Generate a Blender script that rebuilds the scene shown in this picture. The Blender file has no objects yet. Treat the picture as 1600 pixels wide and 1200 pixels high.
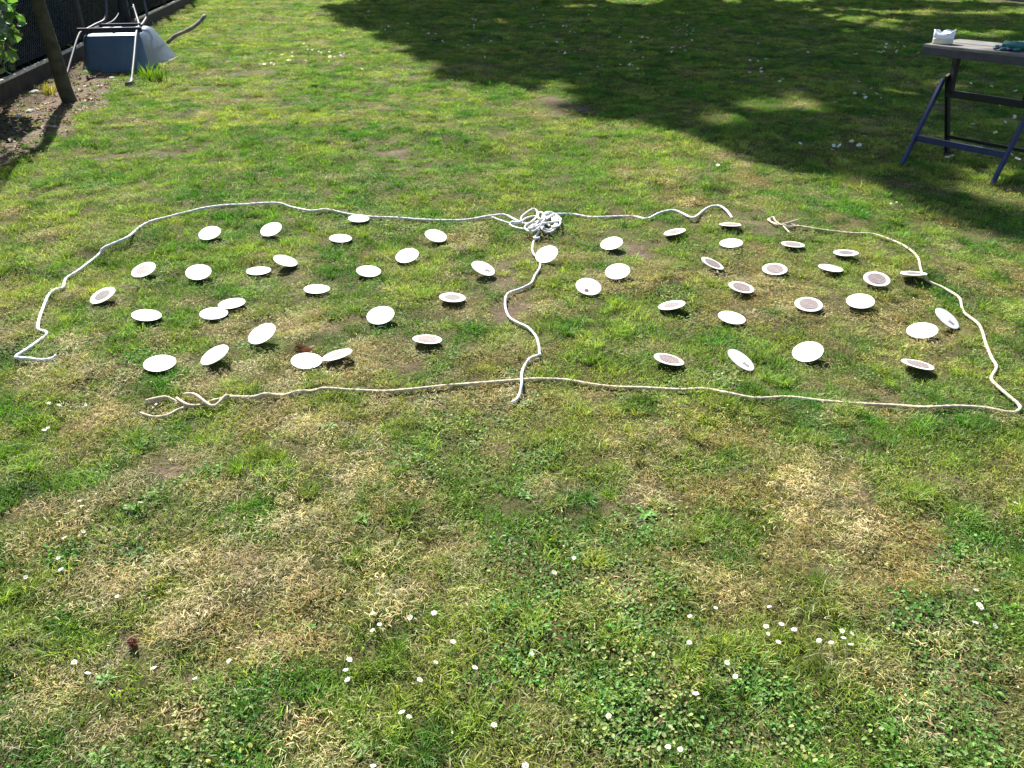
import bpy, bmesh, math, random
import numpy as np
from mathutils import Vector, Matrix

# ------------------------------------------------------------------ camera, sky, sun, exposure
sc = bpy.context.scene
col = sc.collection
HC = 1.35; PITCH = math.radians(29.0); F = 1295.0
cd = bpy.data.cameras.new('camera'); cam = bpy.data.objects.new('camera', cd); col.objects.link(cam)
cam.location = (0, 0, HC); cam.rotation_euler = (math.radians(90) - PITCH, 0, 0)
cd.sensor_width = 36; cd.lens = F / 1600 * 36; cd.clip_start = .05; cd.clip_end = 500
sc.camera = cam
SUN_AZ = math.atan2(-.39, .92)            # direction towards the sun, from +Y towards -X
SUN_EL = math.radians(45)
w = bpy.data.worlds.new('World'); sc.world = w; w.use_nodes = True
wn = w.node_tree.nodes; wl = w.node_tree.links
sky = wn.new('ShaderNodeTexSky'); sky.sky_type = 'NISHITA'; sky.sun_disc = False
sky.sun_elevation = SUN_EL; sky.sun_rotation = SUN_AZ
wl.new(sky.outputs[0], wn['Background'].inputs[0]); wn['Background'].inputs[1].default_value = .06
sd = bpy.data.lights.new('sun', 'SUN'); sd.energy = 4.6; sd.angle = math.radians(.53); sd.color = (1, .955, .88)
so = bpy.data.objects.new('sun', sd); col.objects.link(so)
TO_SUN = Vector((math.sin(SUN_AZ) * math.cos(SUN_EL), math.cos(SUN_AZ) * math.cos(SUN_EL), math.sin(SUN_EL)))
so.rotation_euler = TO_SUN.to_track_quat('Z', 'Y').to_euler(); so.location = (-6, 14, 15)
sc.view_settings.view_transform = 'Standard'; sc.view_settings.look = 'None'
sc.view_settings.gamma = 1; sc.view_settings.exposure = 1.5
sc.cycles.max_bounces = 6; sc.cycles.transparent_max_bounces = 4

rng = np.random.default_rng(11); random.seed(5)
CT, ST = math.cos(PITCH), math.sin(PITCH)

# ------------------------------------------------------------------ geometry of the place
def ray_at(px, py, h=0.0):
    """point of the place at height h that the photograph shows at px,py (1600x1200 frame)"""
    u = (px - 800) / F; v = (py - 600) / F
    dy = CT - v * ST; dz = -ST - v * CT
    t = (h - HC) / dz
    return Vector((u * t, dy * t, h))

def vnoise(x, y, seed=0):
    x = np.asarray(x, float); y = np.asarray(y, float)
    xi = np.floor(x).astype(np.int64); yi = np.floor(y).astype(np.int64)
    fx = x - xi; fy = y - yi; fx = fx * fx * (3 - 2 * fx); fy = fy * fy * (3 - 2 * fy)
    def hsh(a, b):
        n = (a * 374761393 + b * 668265263 + seed * 974711) & 0x7fffffff
        n = ((n ^ (n >> 13)) * 1274126177) & 0x7fffffff
        return ((n ^ (n >> 16)) & 0xffff) / 65535.0
    return (hsh(xi, yi) * (1 - fx) + hsh(xi + 1, yi) * fx) * (1 - fy) + (hsh(xi, yi + 1) * (1 - fx) + hsh(xi + 1, yi + 1) * fx) * fy

def fbm(x, y, s, seed=0, o=3):
    r = 0; a = 1; t = 0
    for i in range(o):
        r = r + a * vnoise(np.asarray(x) / s + 17.3 * i, np.asarray(y) / s - 9.1 * i, seed + i); t += a; a *= .55; s /= 2.1
    return r / t

def gh(x, y):
    return (fbm(x, y, .55, 3, 3) - .5) * .066 + (fbm(x, y, .15, 8, 2) - .5) * .030

def ghf(x, y): return float(gh(np.array([x]), np.array([y]))[0])

# fence line (also the edge of the soil bed)
FA = Vector((-4.47, 7.62, 0)); FB = Vector((-6.0, 16.2, 0))
FD = (FB - FA).normalized(); FN = Vector((FD.y, -FD.x, 0))      # FN points to the lawn (+x)
def fence_pt(s, off=0, z=0):
    p = FA + FD * s + FN * off
    return Vector((p.x, p.y, z))
def soil_mask(x, y):
    off = (x - FA.x) * FN.x + (y - FA.y) * FN.y
    s = (x - FA.x) * FD.x + (y - FA.y) * FD.y
    wdt = np.interp(s, [-6, -2.5, -1.2, 0, .8, 2.2, 3.4, 6, 14], [.75, .85, 1.0, .88, .82, .95, .5, .14, .05])
    wdt = wdt + (fbm(x, y, .4, 21) - .5) * .55
    return np.clip((wdt - off) / .12, 0, 1)

# ------------------------------------------------------------------ materials
def mat(name): 
    m = bpy.data.materials.new(name); m.use_nodes = True
    return m, m.node_tree.nodes, m.node_tree.links
def simple(name, rgb, rough=.6, metal=0, nscale=0, namt=.25, bump=0, spec=.5):
    m, n, l = mat(name); b = n['Principled BSDF']
    b.inputs['Base Color'].default_value = (*rgb, 1); b.inputs['Roughness'].default_value = rough
    b.inputs['Metallic'].default_value = metal; b.inputs['Specular IOR Level'].default_value = spec
    if nscale:
        tc = n.new('ShaderNodeTexCoord')
        t = n.new('ShaderNodeTexNoise'); t.inputs['Scale'].default_value = nscale; t.inputs['Detail'].default_value = 5
        l.new(tc.outputs['Object'], t.inputs['Vector'])
        r = n.new('ShaderNodeMapRange'); r.inputs[1].default_value = .3; r.inputs[2].default_value = .7
        r.inputs[3].default_value = 1 - namt; r.inputs[4].default_value = 1 + namt
        l.new(t.outputs[0], r.inputs[0])
        mx = n.new('ShaderNodeVectorMath'); mx.operation = 'SCALE'; mx.inputs[0].default_value = rgb
        l.new(r.outputs[0], mx.inputs['Scale']); l.new(mx.outputs[0], b.inputs['Base Color'])
        if bump:
            bp = n.new('ShaderNodeBump'); bp.inputs['Strength'].default_value = bump; bp.inputs['Distance'].default_value = .01
            l.new(t.outputs[0], bp.inputs['Height']); l.new(bp.outputs[0], b.inputs['Normal'])
    return m

def leafy(name, rgb=None, transl=.45, gloss=.06, attr=False, var=.35, seedscale=9):
    """thin leaf: diffuse + light passing through + slight sheen. colour from rgb or from the instance attribute tint"""
    m, n, l = mat(name); out = n['Material Output']; n.remove(n['Principled BSDF'])
    if attr:
        a = n.new('ShaderNodeAttribute'); a.attribute_type = 'INSTANCER'; a.attribute_name = 'tint'; csock = a.outputs['Vector']
        v = n.new('ShaderNodeAttribute'); v.attribute_type = 'GEOMETRY'; v.attribute_name = 'bv'
        sc_ = n.new('ShaderNodeVectorMath'); sc_.operation = 'MULTIPLY'; l.new(csock, sc_.inputs[0]); l.new(v.outputs['Vector'], sc_.inputs[1])
        csock = sc_.outputs[0]
    else:
        v = n.new('ShaderNodeAttribute'); v.attribute_type = 'GEOMETRY'; v.attribute_name = 'bv'
        sc_ = n.new('ShaderNodeVectorMath'); sc_.operation = 'MULTIPLY'; sc_.inputs[0].default_value = rgb; l.new(v.outputs['Vector'], sc_.inputs[1])
        csock = sc_.outputs[0]
    d = n.new('ShaderNodeBsdfDiffuse'); t = n.new('ShaderNodeBsdfTranslucent'); g = n.new('ShaderNodeBsdfGlossy')
    g.inputs['Roughness'].default_value = .55; g.inputs['Color'].default_value = (1, 1, 1, 1)
    l.new(csock, d.inputs[0])
    ty = n.new('ShaderNodeVectorMath'); ty.operation = 'MULTIPLY'; ty.inputs[1].default_value = (1.15, 1.2, .6); l.new(csock, ty.inputs[0]); l.new(ty.outputs[0], t.inputs[0])
    m1 = n.new('ShaderNodeMixShader'); m1.inputs[0].default_value = transl; l.new(d.outputs[0], m1.inputs[1]); l.new(t.outputs[0], m1.inputs[2])
    m2 = n.new('ShaderNodeMixShader'); m2.inputs[0].default_value = gloss; l.new(m1.outputs[0], m2.inputs[1]); l.new(g.outputs[0], m2.inputs[2])
    l.new(m2.outputs[0], out.inputs[0])
    return m

def ground_mat():
    m, n, l = mat('ground_soil_and_thatch'); b = n['Principled BSDF']; b.inputs['Roughness'].default_value = .95; b.inputs['Specular IOR Level'].default_value = .15
    tc = n.new('ShaderNodeNewGeometry')
    def noise(s, d=6, r=.6):
        t = n.new('ShaderNodeTexNoise'); t.inputs['Scale'].default_value = s; t.inputs['Detail'].default_value = d; t.inputs['Roughness'].default_value = r
        l.new(tc.outputs['Position'], t.inputs['Vector']); return t
    n1 = noise(3, 5); n2 = noise(55, 8, .75); n3 = noise(240, 4, .8)
    r1 = n.new('ShaderNodeValToRGB'); r1.color_ramp.elements[0].position = .35; r1.color_ramp.elements[1].position = .65
    r1.color_ramp.elements[0].color = (.050, .058, .018, 1); r1.color_ramp.elements[1].color = (.095, .080, .034, 1)
    l.new(n1.outputs[0], r1.inputs[0])
    soil = n.new('ShaderNodeValToRGB'); soil.color_ramp.elements[0].position = .3; soil.color_ramp.elements[1].position = .72
    soil.color_ramp.elements[0].color = (.055, .038, .026, 1); soil.color_ramp.elements[1].color = (.20, .15, .105, 1)
    l.new(n2.outputs[0], soil.inputs[0])
    at = n.new('ShaderNodeAttribute'); at.attribute_name = 'soil'
    mx = n.new('ShaderNodeMix'); mx.data_type = 'RGBA'; l.new(at.outputs['Fac'], mx.inputs['Factor'])
    l.new(r1.outputs[0], mx.inputs['A']); l.new(soil.outputs[0], mx.inputs['B'])
    mr = n.new('ShaderNodeMapRange'); mr.inputs[1].default_value = .3; mr.inputs[2].default_value = .7; mr.inputs[3].default_value = .3; mr.inputs[4].default_value = 1.9
    l.new(n3.outputs[0], mr.inputs[0])
    vs = n.new('ShaderNodeVectorMath'); vs.operation = 'SCALE'; l.new(mx.outputs['Result'], vs.inputs[0]); l.new(mr.outputs[0], vs.inputs['Scale'])
    l.new(vs.outputs[0], b.inputs['Base Color'])
    bp = n.new('ShaderNodeBump'); bp.inputs['Strength'].default_value = .8; bp.inputs['Distance'].default_value = .015
    l.new(n2.outputs[0], bp.inputs['Height']); l.new(bp.outputs[0], b.inputs['Normal'])
    return m

def rope_mat(name, rgb):
    m = simple(name, rgb, .8, 0, 60, .10, .4)
    return m

def mat_paper():
    m = simple('white_pulp_board', (.66, .655, .63), .6, 0, 30, .03, .1)
    return m

def mat_print(name, c1, c2):
    """worn print on a beer mat: rings and rows of small lettering too small to read"""
    m, n, l = mat(name); b = n['Principled BSDF']; b.inputs['Roughness'].default_value = .5
    tc = n.new('ShaderNodeTexCoord')
    br = n.new('ShaderNodeTexBrick'); br.inputs['Scale'].default_value = 1; br.inputs['Brick Width'].default_value = .008; br.inputs['Row Height'].default_value = .009
    br.inputs['Mortar Size'].default_value = .0017; br.inputs['Color1'].default_value = (*c1, 1); br.inputs['Color2'].default_value = tuple(x * .6 for x in c1) + (1,)
    br.inputs['Mortar'].default_value = (*c2, 1); l.new(tc.outputs['Object'], br.inputs['Vector'])
    nz = n.new('ShaderNodeTexNoise'); nz.inputs['Scale'].default_value = 110; l.new(tc.outputs['Object'], nz.inputs['Vector'])
    r = n.new('ShaderNodeValToRGB'); r.color_ramp.elements[0].position = .5; r.color_ramp.elements[1].position = .7
    l.new(nz.outputs[0], r.inputs[0])
    mx = n.new('ShaderNodeMix'); mx.data_type = 'RGBA'; mx.inputs['B'].default_value = (*c2, 1)
    l.new(r.outputs[0], mx.inputs['Factor']); l.new(br.outputs[0], mx.inputs['A']); l.new(mx.outputs['Result'], b.inputs['Base Color'])
    return m

M = dict(
    ground=ground_mat(),
    paper=mat_paper(),
    paper_edge=simple('board_edge', (.62, .55, .46), .8),
    print_dark=mat_print('print_dark', (.07, .038, .034), (.29, .24, .235)),
    print_faint=mat_print('print_faint', (.06, .042, .042), (.21, .18, .18)),
    ring=simple('print_ring', (.16, .11, .11), .6),
    mark=simple('red_mark', (.09, .022, .02), .6),
    mark_grey=simple('grey_mark', (.06, .05, .05), .6),
    rope_w=rope_mat('white_rope', (.66, .66, .67)),
    rope_t=rope_mat('hemp_rope', (.56, .47, .34)),
    grass=leafy('grass_blades', attr=True, transl=.45, gloss=.018),
    litter=leafy('litter', attr=True, transl=.2, gloss=.03),
    weed=leafy('weed_leaf', (.10, .27, .02), .4, .03),
    shrubleaf=leafy('shrub_leaf', (.07, .17, .03), .45, .10),
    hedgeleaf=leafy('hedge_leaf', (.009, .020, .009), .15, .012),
    treeleaf=leafy('tree_leaf', (.05, .10, .02), .3, .05),
    petal=leafy('petal', (.86, .86, .86), .35, .03),
    yolk=simple('daisy_centre', (.75, .50, .03), .8),
    stem=simple('stem_green', (.09, .16, .03), .7),
    bark=simple('bark', (.055, .050, .028), .9, 0, 14, .45, .8),
    bark2=simple('grey_bark', (.20, .17, .13), .9, 0, 12, .4, .8),
    wood=simple('weathered_board', (.60, .55, .46), .85, 0, 18, .3, .4),  # rail tone: the board's sunlit top put into the wood colour
    wood_dark=simple('dark_board', (.045, .038, .030), .9, 0, 14, .4, .5),
    wire=simple('dark_wire', (.16, .18, .18), .35, .7),
    post=simple('fence_post', (.05, .055, .045), .7, 0, 20, .3, .3),
    tray=simple('barrow_tray_paint', (.09, .14, .215), .45, .2, 6, .12, .05, spec=.3),
    tube=simple('galvanised_tube', (.09, .09, .115), .55, .1, 25, .2, spec=.35),
    tube_dark=simple('dark_tube', (.03, .032, .045), .6, 0, 25, .2, spec=.25),
    rubber=simple('rubber', (.012, .012, .013), .75, 0, 30, .3, .3),
    blue_steel=simple('blue_steel', (.035, .045, .12), .45, .2, 20, .2),
    black_steel=simple('black_steel', (.012, .012, .014), .5, .2, 20, .2),
    bench_top=simple('worn_worktop', (.17, .16, .145), .6, 0, 9, .35, .3),
    bench_edge=simple('worktop_edge', (.06, .055, .065), .7, 0, 14, .3),
    plastic_w=simple('cloudy_white_plastic', (.74, .78, .88), .35),
    plastic_y=simple('cream_contents', (.60, .56, .47), .5),
    teal=simple('teal_cloth', (.02, .13, .12), .7, 0, 20, .35, .3),
    teal_light=simple('pale_green_cloth', (.32, .52, .42), .7, 0, 20, .25, .3),
    dead=leafy('dead_leaf', (.13, .05, .035), .3, .05),
    stone=simple('pale_stone', (.48, .47, .42), .85, 0, 20, .3, .5),
)

# ------------------------------------------------------------------ object helpers
def tag(o, label=None, cat=None, group=None, kind=None):
    if label: o['label'] = label
    if cat: o['category'] = cat
    if group: o['group'] = group
    if kind: o['kind'] = kind
    return o
def empty(name, loc=(0, 0, 0), rot=None):
    o = bpy.data.objects.new(name, None); col.objects.link(o); o.location = loc; o.empty_display_size = .05
    if rot is not None: o.rotation_euler = rot
    return o
def link(name, me, m, parent=None, smooth=False):
    if m is not None and not me.materials: me.materials.append(m)
    if smooth and len(me.polygons): me.polygons.foreach_set('use_smooth', [True] * len(me.polygons))
    o = bpy.data.objects.new(name, me); col.objects.link(o)
    if parent is not None: o.parent = parent
    return o
def npmesh(name, V, faces=None, loops=None, sizes=None):
    """mesh from arrays; faces is an (n,k) array"""
    me = bpy.data.meshes.new(name)
    V = np.asarray(V, np.float32); me.vertices.add(len(V)); me.vertices.foreach_set('co', V.ravel())
    if faces is not None and len(faces):
        faces = np.asarray(faces, np.int32); k = faces.shape[1]
        me.loops.add(faces.size); me.loops.foreach_set('vertex_index', faces.ravel())
        me.polygons.add(len(faces)); me.polygons.foreach_set('loop_start', np.arange(0, faces.size, k, dtype=np.int32))
    me.update(calc_edges=True)
    return me
def vattr(me, name, arr, typ='FLOAT_VECTOR', dom='POINT'):
    a = me.attributes.new(name, typ, dom)
    a.data.foreach_set('vector' if typ == 'FLOAT_VECTOR' else 'value', np.asarray(arr).ravel())
def bmobj(name, bm, m, parent=None, smooth=False):
    me = bpy.data.meshes.new(name); bm.to_mesh(me); bm.free(); return link(name, me, m, parent, smooth)

def frames(P):
    P = [Vector(p) for p in P]; T = []
    for i in range(len(P)):
        a = P[max(0, i - 1)]; b = P[min(len(P) - 1, i + 1)]; T.append((b - a).normalized())
    up = Vector((0, 0, 1)) if abs(T[0].z) < .9 else Vector((1, 0, 0))
    N = [(up - T[0] * up.dot(T[0])).normalized()]
    for i in range(1, len(P)):
        v = N[-1] - T[i] * N[-1].dot(T[i]); N.append(v.normalized() if v.length > 1e-6 else N[-1])
    return P, T, N
def tube_bm(P, R, k=10, bm=None, lobes=0, pitch=.05, depth=.18, cap=True):
    if bm is None: bm = bmesh.new()
    P, T, N = frames(P)
    if not hasattr(R, '__len__'): R = [R] * len(P)
    rings = []; s = 0
    for i, p in enumerate(P):
        if i: s += (P[i] - P[i - 1]).length
        B = T[i].cross(N[i]); ring = []
        for j in range(k):
            a = 2 * math.pi * j / k
            r = R[i] * (1 - depth * (.5 - .5 * math.cos(lobes * (a + 2 * math.pi * s / pitch / lobes)))) if lobes else R[i]
            ring.append(bm.verts.new(p + (N[i] * math.cos(a) + B * math.sin(a)) * r))
        rings.append(ring)
    for a, b in zip(rings, rings[1:]):
        for j in range(k): bm.faces.new((a[j], a[(j + 1) % k], b[(j + 1) % k], b[j]))
    if cap:
        bm.faces.new(rings[0][::-1]); bm.faces.new(rings[-1])
    return bm
def box_bm(c, ax, ay, az, bm=None, bev=0):
    """box centred at c with half-axis vectors"""
    if bm is None: bm = bmesh.new()
    c = Vector(c); vs = []
    for i in (-1, 1):
        for j in (-1, 1):
            for k in (-1, 1): vs.append(bm.verts.new(c + ax * i + ay * j + az * k))
    for f in ((0, 1, 3, 2), (4, 6, 7, 5), (0, 4, 5, 1), (2, 3, 7, 6), (0, 2, 6, 4), (1, 5, 7, 3)): bm.faces.new([vs[i] for i in f])
    bmesh.ops.recalc_face_normals(bm, faces=bm.faces[:])
    if bev: bmesh.ops.bevel(bm, geom=bm.edges[:], offset=bev, segments=2, affect='EDGES')
    return bm
def bar(a, b, w_, h_, up=Vector((0, 0, 1)), bm=None, bev=.002):
    a = Vector(a); b = Vector(b); t = (b - a).normalized(); s = t.cross(up).normalized(); u = s.cross(t)
    return box_bm((a + b) / 2, (b - a) / 2, s * w_ / 2, u * h_ / 2, bm, bev)
def catmull(P, step=.012):
    P = [Vector(p) for p in P]; out = []
    Q = [P[0] * 2 - P[1]] + P + [P[-1] * 2 - P[-2]]
    for i in range(1, len(Q) - 2):
        p0, p1, p2, p3 = Q[i - 1:i + 3]; n_ = max(2, int((p2 - p1).length / step))
        for k in range(n_):
            t = k / n_
            out.append(.5 * ((2 * p1) + (p2 - p0) * t + (2 * p0 - 5 * p1 + 4 * p2 - p3) * t * t + (3 * p1 - p0 - 3 * p2 + p3) * t ** 3))
    out.append(P[-1]); return out

# leaf scatter mesh (numpy): n rhombus leaves of length L at points C with normals mostly given
def leaf_mesh(name, C, L, wr=.5, updown=None, bvlo=.6, bvhi=1.3, axis=None):
    n_ = len(C); C = np.asarray(C, float)
    a = rng.normal(size=(n_, 3)) if axis is None else axis + rng.normal(size=(n_, 3)) * .5
    a /= np.linalg.norm(a, axis=1)[:, None]
    b = rng.normal(size=(n_, 3)); b -= a * (a * b).sum(1)[:, None]; b /= np.linalg.norm(b, axis=1)[:, None]
    nn = np.cross(a, b); L = np.broadcast_to(np.asarray(L), (n_,)) * rng.uniform(.7, 1.3, n_); L = L[:, None]
    V = np.stack([C - a * L / 2, C + b * L * wr / 2 - a * L * .12 + nn * L * .08, C + a * L * .2 + b * L * wr * .38 + nn * L * .06, C + a * L / 2 - nn * L * .05,
                  C + a * L * .2 - b * L * wr * .38 + nn * L * .06, C - b * L * wr / 2 - a * L * .12 + nn * L * .08], 1).reshape(-1, 3)
    base = np.arange(n_)[:, None] * 6
    f = np.concatenate([base + np.array([[0, 1, 2, 3]]), base + np.array([[0, 3, 4, 5]])], 0)
    me = npmesh(name, V, f)
    g = rng.uniform(bvlo, bvhi, n_); t = rng.uniform(-.12, .25, n_)
    c3 = np.stack([g * (1 + t), g, g * (1 - .3 * t)], 1)
    vattr(me, 'bv', np.repeat(c3, 6, 0).astype(np.float32))
    return me

# ------------------------------------------------------------------ ground
def axis_pts(lo, hi, step, far):
    mid = np.arange(lo, hi + 1e-6, step); g = []; d = step; p = 0
    while p < far: d *= 1.35; p += d; g.append(p)
    g = np.array(g); return np.concatenate([lo - g[::-1], mid, hi + g])
xs = axis_pts(-7.5, 10, .04, 110); ys = axis_pts(.0, 19, .04, 130)
X, Y = np.meshgrid(xs, ys); nx, ny = len(xs), len(ys)
Z = gh(X, Y)
idx = np.arange(nx * ny).reshape(ny, nx)
me = npmesh('lawn_ground', np.stack([X, Y, Z], -1).reshape(-1, 3), np.stack([idx[:-1, :-1], idx[:-1, 1:], idx[1:, 1:], idx[1:, :-1]], -1).reshape(-1, 4))
g_me = me
g_ = link('ground', me, M['ground'], smooth=True); tag(g_, kind='structure')

# ------------------------------------------------------------------ beer mats: px, py, major, minor, angle, kind of print, label
R_MAT = .0535
MATS = [
 (327.5,364,36,20,18,'', 'blank beer mat tipped up to the right, leftmost of the back row'),
 (224,421,41,20.5,25,'f', 'faint grey printed beer mat beside the curving left arm of the white rope'),
 (310,425,42,25.5,9,'', 'blank beer mat between a faintly printed mat and a narrow blank one, left'),
 (160,461,44,19,31,'f', 'farthest left beer mat, with faint greyish print, beside the white rope bend'),
 (229,492,48,20,0,'', 'level blank white beer mat in front of the farthest left printed mat'),
 (362,474,42.5,15.5,11,'f', 'faintly printed beer mat half hidden behind a blank mat it touches, left field'),
 (334,489.5,46,20,5,'', 'blank white beer mat overlapping the faintly printed mat behind it, left field'),
 (249.5,567,52,27,10,'', 'front left blank white beer mat, nearest the frayed end of the tan rope'),
 (335,554,49,21,34,'s', 'white beer mat with tiny specks tilted steeply up to the right in the front row'),
 (409,521,47,26,33,'n', 'white beer mat with a small notch in its upper edge, behind the touching front pair'),
 (423.5,358,36,20,21,'', 'blank beer mat tipped up right, second from left in the back row'),
 (560.5,341,34,12,0,'', 'small looking blank beer mat just touching the back run of the white rope'),
 (532,372,37,13.5,0,'', 'level blank beer mat in front of the one touching the back run of white rope'),
 (446,407,40.5,17.5,-14,'s', 'white beer mat with one speck, dipping to the right, behind the narrow blank mat'),
 (404,422.5,40.5,13.5,5,'', 'narrow looking blank beer mat just left of the speckled one that dips right'),
 (576,423.5,39,18,-3,'s', 'white beer mat with a tiny dot, level, in the middle of the left field'),
 (636,399,38,22,15,'', 'blank roundish beer mat, front left of the one with a pale ring mark'),
 (681,368,35.5,19,-13,'m', 'white beer mat with a pale ring mark, left of the coiled rope bundle'),
 (495,451,42,15,2,'', 'level blank beer mat over a dark shadow in the middle of the left field'),
 (707,464.5,40,14,-3,'f', 'faintly printed level beer mat nearest the middle stretch of white rope on the left'),
 (755,419,39,19,-23,'t', 'white beer mat with the red number 20 near its right edge, dipping right'),
 (594.5,492,43,27,13,'', 'round looking blank white beer mat standing alone in the middle of the left field'),
 (667.5,530,44.5,13.5,-3,'d', 'level beer mat with dark print and white rim, front right of the left field'),
 (479,563.5,49,26,2,'', 'large blank beer mat with a reddish leaf behind it in the front row'),
 (527,554,46.5,13,17,'f', 'thin faintly printed beer mat touching the large blank one in the front row'),
 (854,397,34,22.5,23,'', 'blank white beer mat against the middle white rope just below the coiled bundle'),
 (955.5,380,35,19,11,'m', 'white beer mat with a grey box mark right of the coiled rope bundle'),
 (919.5,447.5,39,25,-12,'r', 'white beer mat with a small red seal, right of the middle rope'),
 (965,423.5,38.5,24,7,'', 'blank white beer mat just behind and right of the one with the red seal'),
 (1054,362,35,9,11,'f', 'thin looking faintly printed beer mat in front of the wavy right run of white rope'),
 (1049.5,476.5,42.5,13.5,9,'f', 'faintly printed beer mat tipped up right, right of the middle rope\'s first bend'),
 (1045.5,561,46.5,15,-15,'d', 'beer mat with red grey print at the front left of the right field, dipping right'),
 (1113.5,411,37,11,-26,'d', 'narrow printed beer mat steeply tilted down right, at the back right'),
 (1141,350.5,35,5.5,-2,'d', 'almost edge-on beer mat beside the right end of the white rope'),
 (1142.5,379.5,38,15,1,'', 'level blank beer mat in front of the almost edge-on one near the white rope end'),
 (1239,381.5,38,9,-7,'d', 'thin looking printed beer mat in front of the knotted end of the tan rope'),
 (1210.5,420,40,19,-4,'D', 'strongly printed level beer mat with wide white rim, back of right field'),
 (1158.5,448.5,40.5,15.5,-15,'D', 'strongly printed beer mat dipping right in the centre of the right field'),
 (1143.5,496,44,19,-14,'s', 'white beer mat with faint dots by its lower left edge, centre of the right field'),
 (1263.5,475,43,22.5,-8,'D', 'round looking beer mat with strong greyish red print left of the faintly marked white one'),
 (1158,562,48,19,-39,'x', 'beer mat with small red mark, steeply tilted down right, front row'),
 (1262,549,47.5,32,9,'s', 'widest looking white beer mat with a rim dot, front of right field'),
 (1298,418.5,39,10,-11,'', 'thin looking blank beer mat over a dark shadow in the back of the right field'),
 (1322,394.5,38.5,10,-3,'f', 'thin level beer mat with faint grey print nearest the back of the tan rope arc'),
 (1370,435.5,40.5,22,-13,'D', 'beer mat with strong print left of the one resting on the tan rope'),
 (1344.5,470,43.5,24,-4,'m', 'white beer mat with faint ring mark, right of a strongly printed one'),
 (1427.5,427,40,6.5,-3,'f', 'nearly edge-on beer mat resting on the tan rope'),
 (1480,497,44,17,-44,'x', 'beer mat with a small red seal, very steeply tilted, inside the tan rope arc'),
 (1441,516,47,26,0,'m', 'large looking level white beer mat with faint marks left of the very steeply tilted one'),
 (1434,568.5,48.5,11,-16,'d', 'thin looking printed beer mat at the front right near the corner of the tan rope'),
]
def disc_bm(r, t, n_=40, z0=0, bev=.0004):
    bm = bmesh.new()
    rr = [(r - bev, z0 + t), (r, z0 + t - bev), (r, z0 + bev), (r - bev, z0)]
    rings = [[bm.verts.new((a * math.cos(2 * math.pi * j / n_), a * math.sin(2 * math.pi * j / n_), z)) for j in range(n_)] for a, z in rr]
    for z, o_, up in ((z0 + t, rings[0], 1), (z0, rings[-1], 0)):
        prev = o_
        for q in (.8, .6, .4, .2):
            cur = [bm.verts.new((r * q * math.cos(2 * math.pi * j / n_), r * q * math.sin(2 * math.pi * j / n_), z)) for j in range(n_)]
            for j in range(n_):
                f = (cur[j], prev[j], prev[(j + 1) % n_], cur[(j + 1) % n_]); bm.faces.new(f if up else f[::-1])
            prev = cur
        bm.faces.new(prev if up else prev[::-1])
    for a, b in zip(rings, rings[1:]):
        for j in range(n_): bm.faces.new((a[j], b[j], b[(j + 1) % n_], a[(j + 1) % n_]))
    return bm
def warped(bm, seed):
    r = random.Random(seed); k = r.uniform(-.25, .25); a0 = r.uniform(0, 6.28)
    for v in bm.verts:
        x = v.co.x * math.cos(a0) + v.co.y * math.sin(a0); v.co.z += k * x * x * 2.2
    return k, a0
def warp_fn(bm, k, a0):
    for v in bm.verts:
        x = v.co.x * math.cos(a0) + v.co.y * math.sin(a0); v.co.z += k * x * x * 2.2
TH = .0017
def flat_disc(r0, r1, z, n_=36, rings=4, cx=0, cy=0):
    """flat sheet (disc or ring) lying on the board"""
    bm = bmesh.new(); prev = None
    for i in range(rings + 1):
        r = r0 + (r1 - r0) * i / rings
        ring = [bm.verts.new((cx + r * math.cos(2 * math.pi * j / n_), cy + r * math.sin(2 * math.pi * j / n_), z)) for j in range(n_)] if r > 1e-6 else None
        if ring is None: c = bm.verts.new((cx, cy, z)); prev = [c]; continue
        if prev is not None:
            if len(prev) == 1:
                for j in range(n_): bm.faces.new((prev[0], ring[j], ring[(j + 1) % n_]))
            else:
                for j in range(n_): bm.faces.new((prev[j], ring[j], ring[(j + 1) % n_], prev[(j + 1) % n_]))
        prev = ring
    return bm
def ribbon(bm, pts, wd, z):
    for (x0, y0), (x1, y1) in zip(pts, pts[1:]):
        d = Vector((x1 - x0, y1 - y0)); d.normalize(); n_ = Vector((-d.y, d.x)) * wd / 2; d *= wd * .4
        q = [(x0 - d.x + n_.x, y0 - d.y + n_.y), (x0 - d.x - n_.x, y0 - d.y - n_.y), (x1 + d.x - n_.x, y1 + d.y - n_.y), (x1 + d.x + n_.x, y1 + d.y + n_.y)]
        bm.faces.new([bm.verts.new((a, b, z)) for a, b in q])
mat_ground = []      # footprints: x, y, height of the lowest rim
Rt = Vector((1, 0, 0))
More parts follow.
